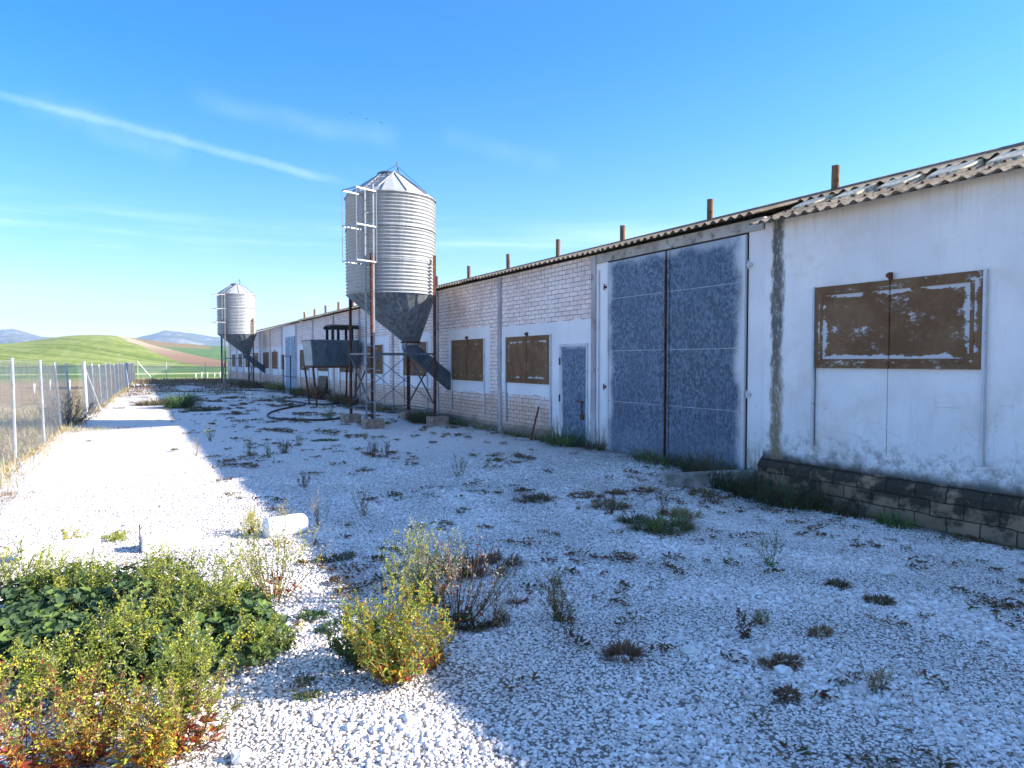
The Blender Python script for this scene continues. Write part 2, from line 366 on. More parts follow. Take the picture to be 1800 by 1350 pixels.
def m_gravel():
    m,gg,p=mat('white_limestone_gravel'); x,y,z=gg.sep(gg.O)
    jit=gg.vm('ADD',gg.O,gg.scale(gg.noise(gg.O,20,2,.5,out=1),(.02,.02,0)))
    v=gg.vor(jit,46); cc=gg.sep(gg.vor(jit,46,out='Color'))
    v2=gg.vor(jit,100)
    big=gg.noise(gg.O,.8,5,.65); med=gg.noise(gg.O,5,5,.7)
    col=gg.mix(cc[0],(.68,.61,.57),(.90,.84,.80))
    col=gg.mix(gg.ss(cc[1],.86,.90,0,.7),col,(.42,.36,.29))
    gap=gg.m('MULTIPLY',gg.ss(v,.40,.60),gg.ss(y,7,15,.88,.15))  # painted shade between the stones, weaker with distance
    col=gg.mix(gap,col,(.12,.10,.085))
    # soil showing through
    so_=gg.m('MULTIPLY',gg.ss(med,.56,.70),gg.ss(big,.45,.62,.15,.9))
    far=gg.ss(y,24,42)
    so_=gg.m('MAXIMUM',so_,gg.m('MULTIPLY',far,gg.ss(gg.noise(gg.scale(gg.O,(1,.6,1)),.9,6,.7),.47,.56,0,.95)))
    sid=gg.m('MULTIPLY',gg.ss(x,6.9,8.0),gg.ss(gg.noise(gg.O,2.2,5,.7),.35,.6,.2,.9))
    so_=gg.m('MAXIMUM',so_,sid)
    col=gg.mix(gg.m('MULTIPLY',so_,.8),col,gg.mix(med,(.10,.085,.06),(.24,.20,.15)))
    gg.put(p.inputs['Base Color'],col); p.inputs['Roughness'].default_value=.95; p.inputs['Specular IOR Level'].default_value=.1
    h=gg.m('ADD',gg.m('MULTIPLY',v,-1.0),gg.m('ADD',gg.m('MULTIPLY',v2,-.35),gg.m('MULTIPLY',cc[2],.6)))
    bump(gg,p,h,.85,.018); return m
M['gravel']=m_gravel()
def m_stonechip():
    m,gg,p=mat('limestone_chips'); a=gg.n('ShaderNodeAttribute',attribute_name='tint'); t=a.outputs['Fac']
    col=gg.mix(t,(.50,.43,.39),(.95,.89,.85))
    col=gg.mix(gg.ss(t,.0,.06,1,0),col,(.50,.38,.30))
    col=gg.mix(gg.ss(gg.noise(gg.O,60,3,.6),.5,.75,0,.3),col,(.55,.48,.43))
    gg.put(p.inputs['Base Color'],col); p.inputs['Roughness'].default_value=.9; p.inputs['Specular IOR Level'].default_value=.15; return m
M['chip']=m_stonechip()

def m_land():
    m,gg,p=mat('farmland'); x,y,z=gg.sep(gg.O)
    n=gg.noise(gg.O,.03,5,.6); nm=gg.noise(gg.O,.35,6,.7); nf=gg.noise(gg.O,4,5,.7)
    row=gg.noise(gg.scale(gg.O,(.9,.12,0)),.35,4,.6)
    # near rough ground : dry straw with bare soil
    dry=gg.mix(gg.ss(nf,.3,.7),(.50,.37,.18),(.64,.51,.29))
    dry=gg.mix(gg.ss(nm,.45,.62,0,.8),dry,(.27,.23,.10))
    soil=gg.mix(nf,(.26,.16,.09),(.36,.25,.14))
    yw=gg.m('ADD',y,gg.m('MULTIPLY',gg.m('SUBTRACT',nm,.5),14))
    green=gg.mix(gg.ss(row,.3,.7),(.165,.21,.035),(.27,.30,.06))
    green=gg.mix(gg.ss(n,.42,.62,0,.45),green,(.34,.35,.11))
    sk=gg.noise(gg.comb(gg.m('MULTIPLY_ADD',y,.45,x),gg.m('MULTIPLY',y,.03),0),.22,6,.75)
    green=gg.mix(gg.ss(sk,.48,.60,0,.85),green,(.11,.155,.03))
    green=gg.mix(gg.ss(sk,.34,.42,.5,0),green,(.40,.38,.17))
    green2=gg.mix(gg.ss(row,.3,.7),(.085,.155,.055),(.13,.20,.075))
    col=gg.mix(gg.ss(yw,30,38,0,.8),dry,soil)
    col=gg.mix(gg.m('MULTIPLY',gg.ss(yw,66,76),1),col,(.24,.25,.09))
    ye=gg.m('ADD',y,gg.m('MULTIPLY',gg.m('SUBTRACT',n,.5),20))
    col=gg.mix(gg.ss(ye,84,88),col,(.11,.19,.045))
    col=gg.mix(gg.m('MULTIPLY',gg.ss(ye,104,107),gg.ss(ye,116,120,1,0)),col,(.40,.40,.18))
    col=gg.mix(gg.ss(ye,118,122),col,green2)
    col=gg.mix(gg.m('MULTIPLY',gg.ss(ye,176,178),gg.ss(ye,181,183,1,0)),col,(.055,.085,.03))
    # the hill: light green left, ploughed strip, darker green right, scrub on the crest
    line=gg.m('SUBTRACT',x,gg.m('MULTIPLY_ADD',gg.m('SUBTRACT',400.,y),.115,-8.))
    line=gg.m('ADD',line,gg.m('MULTIPLY',gg.m('SUBTRACT',n,.5),6))
    hill=gg.ss(ye,182,186)
    lw=gg.m('MULTIPLY_ADD',gg.m('SUBTRACT',400.,y),.055,3.)
    rt=gg.ss(line,-.5,.5)
    rt2=gg.ss(gg.m('SUBTRACT',line,lw),-.5,.5)
    hc=gg.mix(rt,green,gg.mix(gg.ss(y,230,330),(.27,.165,.10),(.42,.33,.22)))
    hc=gg.mix(rt2,hc,green2)
    scr=gg.m('MULTIPLY',gg.ss(gg.m('SUBTRACT',gg.m('ADD',y,gg.m('MULTIPLY',x,-.9)),gg.m('MULTIPLY',nm,18)),286,296),gg.m('MULTIPLY',rt2,gg.ss(x,30,36,1,0)))
    hc=gg.mix(scr,hc,gg.mix(gg.ss(nf,.4,.6),(.20,.17,.07),(.26,.17,.11)))
    # faint tractor tracks across the light green
    tr=gg.m('ABSOLUTE',gg.m('SUBTRACT',gg.m('FRACT',gg.m('MULTIPLY',gg.m('ADD',gg.m('MULTIPLY_ADD',y,.22,x),gg.m('MULTIPLY',n,30)),.055)),.5))
    hc=gg.mix(gg.m('MULTIPLY',gg.ss(tr,0,.03,1,0),gg.m('MULTIPLY',gg.ss(rt,0,1,1,0),.7)),hc,(.34,.33,.15))
    col=gg.mix(hill,col,hc)
    # olive groves beyond
    og=gg.ss(y,520,560)
    tree=gg.ss(gg.vor(gg.scale(gg.O,(1,1,0)),.11,rnd=.4),.28,.38,1,0)
    col=gg.mix(og,col,gg.mix(tree,(.28,.24,.12),(.06,.085,.03)))
    gg.put(p.inputs['Base Color'],col); p.inputs['Roughness'].default_value=1; p.inputs['Specular IOR Level'].default_value=.05
    bump(gg,p,gg.m('ADD',nf,nm),.7,.08); return m
M['land']=m_land()
def m_mount():
    m,gg,p=mat('limestone_mountain'); n=gg.noise(gg.O,.004,7,.65); nf=gg.noise(gg.O,.03,6,.7)
    col=gg.mix(gg.ss(n,.4,.6),(.07,.085,.06),(.17,.15,.12)); col=gg.mix(gg.ss(nf,.52,.66,0,.9),col,(.55,.50,.45))
    gg.put(p.inputs['Base Color'],col); p.inputs['Roughness'].default_value=1; p.inputs['Specular IOR Level'].default_value=.05; return m
M['mount']=m_mount()

# ---------------------------------------------------------------- terrain
def sstep(a,b,x):
    t=min(1,max(0,(x-a)/(b-a))); return t*t*(3-2*t)
def yard_h(x,y):
    h=-.20*sstep(4.2,7.6,x)*(1-sstep(6.5,8.3,y))
    h+=.03*(noise.noise(Vector((x*.5,y*.35,1.3))))+.010*noise.noise(Vector((x*2.3,y*2.1,4)))
    return h
CREST=[(-30,-4),(-16,6),(-11,9.5),(-7.5,9.7),(-5.6,11.5),(-3.6,14.2),(-1.3,14.9),(.5,13.4),(2.6,11.3),(4.4,10.4),(6.5,9.4),(12,9),(25,14),(60,10)]
def crest(az):
    for (a,h),(b,k) in zip(CREST,CREST[1:]):
        if a<=az<=b: return h+(k-h)*sstep(a,b,az) if False else h+(k-h)*(az-a)/(b-a)
    return 0
def land_h(x,y):
    if y<60: return -.6 if (2.9<x<24) else -.05
    az=math.degrees(math.atan2(x,y)); 
    a=sum(crest(az+d) for d in (-.8,-.4,0,.4,.8))/5
    h=a*(sstep(150,410,y))*1.0
    if y>400: h*=1-.75*sstep(400,700,y)
    h+=12*sstep(520,900,y)*(1 if az>4 else .6)
    h+=.5*noise.noise(Vector((x*.02,y*.02,0)))*sstep(90,200,y)
    return h-.05
def axis(lims):
    out=[]
    for a,b,st in lims:
        n=max(1,int(round((b-a)/st))); out+= [a+(b-a)*i/n for i in range(n)]
    return out+[lims[-1][1]]
xs=axis([(-1500,-300,60),(-300,-90,15),(-90,90,3),(90,300,15),(300,1500,60)])
ys=axis([(-200,0,40),(0,60,6),(60,140,5),(140,420,5),(420,700,14),(700,1300,40),(1300,3200,140)])
b=MB(); b.grid(len(xs),len(ys),lambda i,j:(xs[i],ys[j],land_h(xs[i],ys[j])))
b.build('fields_and_hill',M['land'],smooth=True,kind='structure')
# yard: dense near the camera, edges tucked under the fields
def fence_x(y): return -1.66+(y-15.5)*.045 if y<24 else -1.22+(y-24)*.040
yx=axis([(-3.4,-1.4,.25),(-1.4,8.3,.16)]); yy=axis([(-16,1,.8),(1,14,.16),(14,30,.4),(30,70,1)])
def yv(i,j):
    x=yx[i]; y=yy[j]; h=yard_h(x,y)
    fx=fence_x(max(y,14.5))-.15+.25*noise.noise(Vector((y*.6,3,0)))
    edge=sstep(fx-.5,fx+.15,x)
    h=h*edge-(1-edge)*.12
    if y>64: h-= .15*sstep(64,68,y)
    return (x,y,h)
b=MB(); b.grid(len(yx),len(yy),yv)
b.build('gravel_yard',M['gravel'],smooth=True,kind='structure')
# mountains
def ridge(name,az0,az1,d,prof,seed):
    n=90; rows=26; mb=MB()
    def fn(i,j):
        az=az0+(az1-az0)*i/(n-1); t=j/(rows-1); dd=d-900+1500*t
        hp=0
        for (a,h),(b_,k) in zip(prof,prof[1:]):
            if a<=az<=b_: hp=h+(k-h)*sstep(a,b_,az)*.5+(k-h)*(az-a)/(b_-a)*.5
        s=sstep(0,.6,t)*(1-sstep(.6,1,t)*.8)
        x=dd*math.sin(R(az)); y=dd*math.cos(R(az))
        nz=noise.fractal(Vector((x*.004+seed,y*.004,0)),1,2,6)
        z=hp*.74*s*(1+.10*nz)+(9*nz*s)-12*(1-sstep(0,.1,t))
        return (x,y,z)
    mb.grid(n,rows,fn); mb.build(name,M['mount'],smooth=True,kind='structure')
ridge('distant_mountain',-26,-1.6,2500,[(-26,30),(-14,95),(-9,105),(-6.9,124),(-5.2,98),(-3.2,90),(-2,55),(-1.6,30)],3.1)
ridge('distant_mountain',-1.6,20,2500,[(-1.6,20),(-1,82),(.2,92),(1.0,104),(2.4,128),(3.5,132),(5,112),(6.5,104),(12,90),(20,30)],8.4)

# ---------------------------------------------------------------- long shed
DX=8.2; YS=7.0; YE=69.0; EX=8.0; EZ=3.90; RP=.28; RX=14.7; RZ=EZ+(RX-EX)*RP
shed=empty('poultry_shed',(DX,YS,0),'long low shed of whitewashed brick bays with brown shutters and corrugated roof','shed')
b=MB(); b.box(DX,DX+.25,YS,YE,-.3,EZ-.02)
b.box(21.0,21.2,YS,YE,-.3,EZ-.05)
for y in (YS+.02,YE-.22):
    b.v+=[]; n=len(b.v)
    pts=[(DX+.26,-.3),(20.95,-.3),(20.95,EZ-.08),(RX,RZ-.1),(DX+.26,EZ-.02)]
    b.v+= [(p[0],y,p[1]) for p in pts]+[(p[0],y+.2,p[1]) for p in pts]
    b.f.append(tuple(n+i for i in range(5))); b.f.append(tuple(n+5+i for i in range(4,-1,-1))); b.mi+=[0,0]
    for i in range(5):
        k=(i+1)%5; b.f.append((n+k,n+i,n+5+i,n+5+k)); b.mi.append(0)
b.build('brick_wall',M['brick'],shed)
def corrugated(y0,y1,x0,z0,x1,z1,per=.177,amp=.026,rows=2,th=.009,seed=0,sag=.0):
    mb=MB(); nw=int((y1-y0)/per*8); st=(y1-y0)/nw
    def P(i,j,low):
        y=y0+i*st; t=j/(rows-1); sheet=int((y+seed)/1.06)
        jx=(random.Random(sheet*7+seed).random()-.5)*.05 if j==0 else 0
        wv=amp*math.sin(2*math.pi*y/per)
        return (x0+(x1-x0)*t+jx, y, z0+(z1-z0)*t+wv-(th if low else 0)+sag*noise.noise(Vector((y*.25,seed,0)))+(random.Random(sheet*3+seed+1).random()-.5)*.012)
    mb.grid(nw+1,rows,lambda i,j:P(i,j,False),flip=(x1<x0)^True)
    mb.grid(nw+1,rows,lambda i,j:P(i,j,True),flip=not((x1<x0)^True))
    for i in range(nw):
        mb.quad(P(i,0,True),P(i+1,0,True),P(i+1,0,False),P(i,0,False))
        
    for i in (0,nw):
        for j in range(rows-1): mb.quad(P(i,j,False),P(i,j+1,False),P(i,j+1,True),P(i,j,True))
    return mb
corrugated(YS,YE+.1,EX,EZ+.02,RX,RZ,rows=6,seed=2,sag=.03).build('roof_sheeting',M['roof'],shed,smooth=True)
corrugated(YS,YE+.1,21.4,EZ+.02,RX,RZ,rows=4,seed=5).build('roof_sheeting',M['roof'],shed,smooth=True)
b=MB(); b.tube([(RX,YS,RZ+.02),(RX,YE,RZ+.02)],.07,8); b.build('ridge_cap',M['roof'],shed,smooth=True)
# ridge flues
rng=random.Random(4)
for k in range(15):
    y=10.5+4*k; hh=.62+rng.uniform(-.06,.12)
    b=MB(); lean=rng.uniform(-.03,.03)
    n=14; zb=RZ-.1; zt=RZ+hh
    b.tube([(RX,y,zb),(RX+lean*.5,y+lean*.4,(zb+zt)/2),(RX+lean,y+lean,zt)],.092,n,cap=False)
    b.tube([(RX+lean,y+lean,zt+.0005),(RX+lean,y+lean,zt-.4)],.078,n,cap=True)
    b.build('flue_pipe',M['pipeclay'],shed,smooth=True)
# pilasters every four metres
for k in range(15):
    y=11.2+4*k
    if k==7: pass
    b=MB(); b.box(DX-.045,DX+.01,y-.075,y+.075,-.25,EZ-.06); b.build('pilaster',M['pilaster'],shed,bevel=.006)
    if k in (1,2,5,6):
        pass
def plate(y0,y1,z0,z1,x,th,rag=.02,seed=0,n=26):
    """plaster patch with a ragged outline, thickness th in front of x"""
    rr=random.Random(seed); pts=[]
    def side(a,b_):
        for i in range(n):
            t=i/n; p=Vector(a).lerp(Vector(b_),t)
            q=noise.noise(Vector((p.x*3+seed,p.y*3,seed)))*rag*2+rr.uniform(-rag,rag)*.4
            pts.append((p.x+q,p.y+q))
    side((y0,z0),(y1,z0)); side((y1,z0),(y1,z1)); side((y1,z1),(y0,z1)); side((y0,z1),(y0,z0))
    mb=MB(); m_=len(pts); c=((y0+y1)/2,(z0+z1)/2)
    mb.v=[(x-th,p[0],p[1]) for p in pts]+[(x+.01,p[0],p[1]) for p in pts]+[(x-th,c[0],c[1])]
    for i in range(m_):
        k=(i+1)%m_; mb.f.append((2*m_,k,i)); mb.f.append((i,k,m_+k,m_+i)); mb.mi+=[0,0]
    return mb
# smooth plaster round gate, door and windows
plate(6.98,11.13,-.2,3.86,DX,.012,.0,1).build('plaster_surround',M['plaster'],shed)
plate(11.28,15.11,.95,2.62,DX,.012,.03,2).build('plaster_surround',M['plaster'],shed)
plate(11.28,12.76,-.1,1.0,DX,.0125,.0,3).build('plaster_surround',M['plaster'],shed)
plate(15.75,18.37,.90,2.66,DX,.012,.03,4).build('plaster_surround',M['plaster'],shed)
for k,(a,c_) in enumerate([(19.7,22.5),(23.6,26.9),(27.6,30.6),(31.6,34.7),(35.5,38.8),(43.4,46.95),(47.3,50.6),(51.6,54.6),(55.5,58.7),(59.6,62.7),(63.6,66.7)]):
    plate(a,c_,.90,2.66,DX,.012,.03,10+k).build('plaster_surround',M['plaster'],shed)
plate(39.3,43.05,-.1,3.8,DX,.012,0,30).build('plaster_surround',M['plaster'],shed)
# shutters
def shutter(par,y0,y1,z0,z1,m,x=DX,rail_z=.3,seed=0,chain=None,detail=True,label=None):
    b=MB(); t=.030
    yc=(y0+y1)/2; b.box(x-.012-t,x-.008,y0,yc-.004,z0,z1); b.box(x-.012-t,x-.008,yc+.004,y1,z0,z1)
    s=b.build('window_shutter',m,par,bevel=.004,label=label)
    if not detail: return s
    b=MB()   # battens of the shutter frame
    e=.022; xo=x-.012-t-.010
    for yy_ in (y0+.10,y1-.10): b.box(xo,xo+.012,yy_-.02,yy_+.02,z0+.1,z1-.1)
    for zz_ in (z0+.10,z1-.10): b.box(xo,xo+.012,y0+.125,y1-.125,zz_-.02,zz_+.02)
    b.build('batten',m,s)
    for yy_,sg in ((y0,-1),(y1,1)):
        b=MB(); b.box(x-.055,x-.010,yy_+(.008 if sg>0 else -.038),yy_+(.038 if sg>0 else -.008),rail_z,z1+.01)
        b.build('guide_rail',M['frame'],s)
        b=MB(); b.box(x-.018,x-.0115,yy_+(-.0075 if sg<0 else .0025),yy_+(-.0025 if sg<0 else .0075),rail_z+.02,z1); b.build('rail_shade_strip',M['dark'],s)  # dark strip painted in as the shadow beside the rail
    b=MB(); b.box(x-.06,x-.012,yc-.015,yc+.015,z1+.002,z1+.09); b.tube([(x-.09,yc,z1+.05),(x-.03,yc,z1+.05)],.03,10); b.build('pulley',M['rust'],s)
    b=MB()
    zc=z1+.02; zb=chain if chain is not None else z0
    while zc>zb:
        b.bar((x-.058,yc,zc),(x-.058,yc,zc-.022),.007 if int(zc/.03)%2 else .003,.003 if int(zc/.03)%2 else .007); zc-=.028
    b.build('chain',M['rust'],s)
    return s
shutter(shed,12.82,14.83,1.23,2.34,M['shutterC'],rail_z=.25,label='brown shutter with pale scuffs along its top edge')
shutter(shed,16.06,18.1,1.22,2.35,M['shutterB'],rail_z=.35)
for k,(a,c_) in enumerate([(20.0,22.05),(24.2,26.3),(28.0,30.1),(32.1,34.2),(36.0,38.1),(44.5,46.5),(47.75,49.9),(52.0,54.1),(56.0,58.1),(60,62.1),(64,66.1)]):
    shutter(shed,a,c_,1.28,2.36,[M['shutterB'],M['shutterC']][k%2],rail_z=.2,detail=k<6)
# small hatch beside far gate
MB().box(DX-.035,DX-.006,42.6,43.5,1.27,2.15).build('hatch',M['rust'],shed)
# far gate
b=MB(); b.box(DX-.045,DX-.008,39.45,40.75,.02,3.18); fg=b.build('gate_leaf',M['fardoor'],shed,bevel=.006)
b=MB(); b.box(DX-.045,DX-.008,40.79,42.1,.02,3.18); b.build('gate_leaf',M['fardoor'],shed,bevel=.006)
# big double gate
def leaf(y0,y1,m,hy):
    b=MB(); x=DX-.012
    b.box(x-.040,x-.002,y0,y1,.02,3.66)
    o=b.build('gate_leaf',m,shed,bevel=.004)
    for z in (.98,1.95,2.95):
        b=MB(); b.box(x-.046,x-.039,y0+.03,y1-.03,z-.006,z+.006); b.build('sheet_seam',M['sheetlight'],o)
    b=MB()
    for yy_ in (y0+.03,y1-.03): b.box(x-.052,x-.0405,yy_-.025,yy_+.025,.03,3.65)
    b.build('gate_frame',m,o)
    for z in (3.2,1.25):
        b=MB(); b.box(x-.05,x-.004,hy-.035,hy+.035,z-.02,z+.02); b.tube([(x-.055,hy,z-.06),(x-.055,hy,z+.06)],.013,8); b.build('hinge',M['rust' if hy>9 else 'frame'],o)
leaf(7.30,9.02,M['gateR'],7.24); leaf(9.07,10.72,M['gateL'],10.80)
b=MB(); b.box(DX-.02,DX-.0125,7.278,7.298,.0,3.69); b.box(DX-.02,DX-.0125,10.722,10.74,.0,3.69); b.box(DX-.022,DX-.0123,7.30,10.72,3.662,3.688); b.build('gate_edge_shade',M['dark'],shed)  # black strips painted in as shade round the leaves
MB().box(DX-.02,DX-.0125,9.02,9.07,.0,3.66).build('gate_gap_shade',M['dark'],shed)  # black strip standing for the shade between the leaves
MB().bar((DX-.075,9.05,.1),(DX-.075,9.05,3.5),.022).build('drop_bolt',M['rust'],shed)
b=MB(); b.box(DX-.05,DX-.0125,6.98,11.12,3.69,3.87); b.build('lintel',M['lintel'],shed,bevel=.008)
# person door
b=MB(); b.box(DX-.045,DX-.0135,11.46,12.38,.12,2.06); dr=b.build('door',M['door'],shed,bevel=.004)
b=MB(); b.bar((DX-.06,11.50,.9),(DX-.06,11.75,.93),.02); b.tube([(DX-.07,11.56,.93),(DX-.07,11.56,.62)],.012,8); b.box(DX-.075,DX-.046,11.5,11.6,.55,.66); b.build('bolt',M['rust'],dr)
b=MB()
for z in (.95,1.75): b.box(DX-.055,DX-.0125,12.385,12.43,z-.08,z+.08)
b.build('hinge',M['rust'],dr)
b=MB(); b.box(DX-.04,DX-.0125,11.40,11.45,.0,2.12); b.box(DX-.04,DX-.0125,12.39,12.44,.0,2.12); b.box(DX-.04,DX-.0125,11.455,12.385,2.065,2.12); b.build('door_frame',M['frame'],shed)
# downpipe / conduit at the pilaster and a broken plaster hole
b=MB(); b.tube([(DX-.035,11.02,.0),(DX-.035,11.02,3.55)],.014,8); b.build('conduit',M['frame'],shed)

# ---------------------------------------------------------------- annex
AX=8.13; AY0=-14.0
ann=empty('whitewashed_annex',(AX,0,0),'smooth whitewashed end building with a dark stone plinth and one shuttered window','building')
b=MB(); b.box(AX,AX+.3,AY0,6.93,.3,3.76); b.build('plaster_wall',M['annexplaster'],ann)
def plin(i,j):
    y=AY0+(6.96-AY0)*i/220; z=-.5+.86*j/7
    d=.035*noise.noise(Vector((y*2.2,z*4,2)))+.02*noise.noise(Vector((y*7,z*9,5)))
    if j==7: return (AX+.02,y,.36+.03*noise.noise(Vector((y*1.5,0,0))))
    return (AX-.075+d,y,z+(0 if j<6 else .02*noise.noise(Vector((y*2,1,0)))))
b=MB(); b.grid(221,8,plin,flip=True); b.box(AX+.02,AX+.28,AY0,6.94,-.5,.298); b.build('stone_plinth',M['stone'],ann,smooth=False)
shutter(ann,3.98,6.05,1.66,2.74,M['shutterA'],x=AX,rail_z=.60,chain=.60,label='wide brown shutter with large flakes of white paint')
b=MB()
corr=corrugated(AY0,6.99,AX-.27,3.72,AX-.27+.75,3.72+.75*.36,rows=3,seed=9,sag=.02); corr.build('skirt_sheeting',M['roof'],ann,smooth=True)
# bolts on the skirt sheets
bolt0=None
for k in range(22):
    y=6.7-.354*k
    for dx_ in (.18,.48):
        if bolt0 is None:
            b=MB(); b.lathe([(.0,.022),(.016,.018),(.02,-.002)],8,(0,0)); bolt0=b.build('roof_bolt',M['rust'],ann); bb=bolt0
        else: bb=bolt0.copy(); C.objects.link(bb)
        bb.location=(AX-.27+dx_,y+.045,3.72+dx_*.36+.026)
# white mortar band with gaps, sunlit warmth put into its colour
x0=AX+.44; z0=3.72+.71*.36+.035; L=.42; sl_=.43
k=0; y=6.9
b=MB(); rr=random.Random(11)
while y>AY0+1:
    a=y-.50-rr.uniform(-.04,.04)
    j=rr.uniform(-.015,.015)
    p=[(x0+j,a+.05,z0-.10),(x0+j,y-.05,z0-.10),(x0+L,y,z0+L*sl_-.10),(x0+L,a,z0+L*sl_-.10)]
    b.hexa([p[0],p[3],p[2],p[1]]+[(q[0],q[1],q[2]+.10+rr.uniform(0,.006)) for q in (p[0],p[3],p[2],p[1])])
    y=a-.17
b.build('mortar_band',M['sunmortar'],ann,bevel=.015)
b=MB(); b.hexa([(x0+.06,AY0,z0-.35),(x0+L+.3,AY0,z0-.35),(x0+L+.3,6.95,z0-.35),(x0+.06,6.95,z0-.35),(x0+.06,AY0,z0-.13),(x0+L+.3,AY0,z0+L*sl_-.13),(x0+L+.3,6.95,z0+L*sl_-.13),(x0+.06,6.95,z0-.13)])
b.build('gap_shade_backing',M['dark'],ann)  # dark slab added behind the mortar gaps so they look shaded
ux=x0+L-.06; uz=z0+(L-.06)*sl_+.012
corrugated(AY0,YS-.005,ux,uz,RX,RZ,rows=5,seed=13,sag=.02).build('roof_sheeting',M['roof'],ann,smooth=True)
corrugated(AY0,YS-.005,21.4,EZ+.02,RX,RZ,rows=3,seed=15).build('roof_sheeting',M['roof'],ann,smooth=True)
b=MB(); b.box(21.0,21.2,AY0,6.9,-.3,EZ-.05); b.box(AX+.32,20.9,AY0,AY0+.2,-.3,EZ-.1); b.build('rear_wall',M['annexplaster'],ann)
b=MB(); b.tube([(RX,AY0,RZ+.02),(RX,YS-.01,RZ+.02)],.07,8); b.build('ridge_cap',M['roof'],ann,smooth=True)
# upper fascia under the roof sheets
b=MB(); b.box(ux+.05,ux+.09,AY0,6.98,uz-.075,uz-.03); b.build('fascia',M['timber'],ann)

# kerb by the gate
kb=MB(); a=Vector((6.78,7.52,0)); c_=Vector((8.08,7.02,0)); d=(c_-a).normalized(); nrm=Vector((-d.y,d.x,0))*.16
kb.hexa([a+Vector((0,0,-.3)),c_+Vector((0,0,-.3)),c_+nrm+Vector((0,0,-.3)),a+nrm+Vector((0,0,-.3)),a+Vector((0,0,.10)),c_+Vector((0,0,.13)),c_+nrm+Vector((0,0,.13)),a+nrm+Vector((0,0,.10))])
tag(kb.build('concrete_kerb',M['concrete'],bevel=.015),'low grey concrete kerb jutting out in front of the big double gate','kerb')
kb=MB(); kb.bar((7.75,12.95,0),(8.08,13.15,.72),.03); tag(kb.build('iron_bar',M['rust'],None),'rusty iron bar leaning on the wall beside the narrow door','bar')

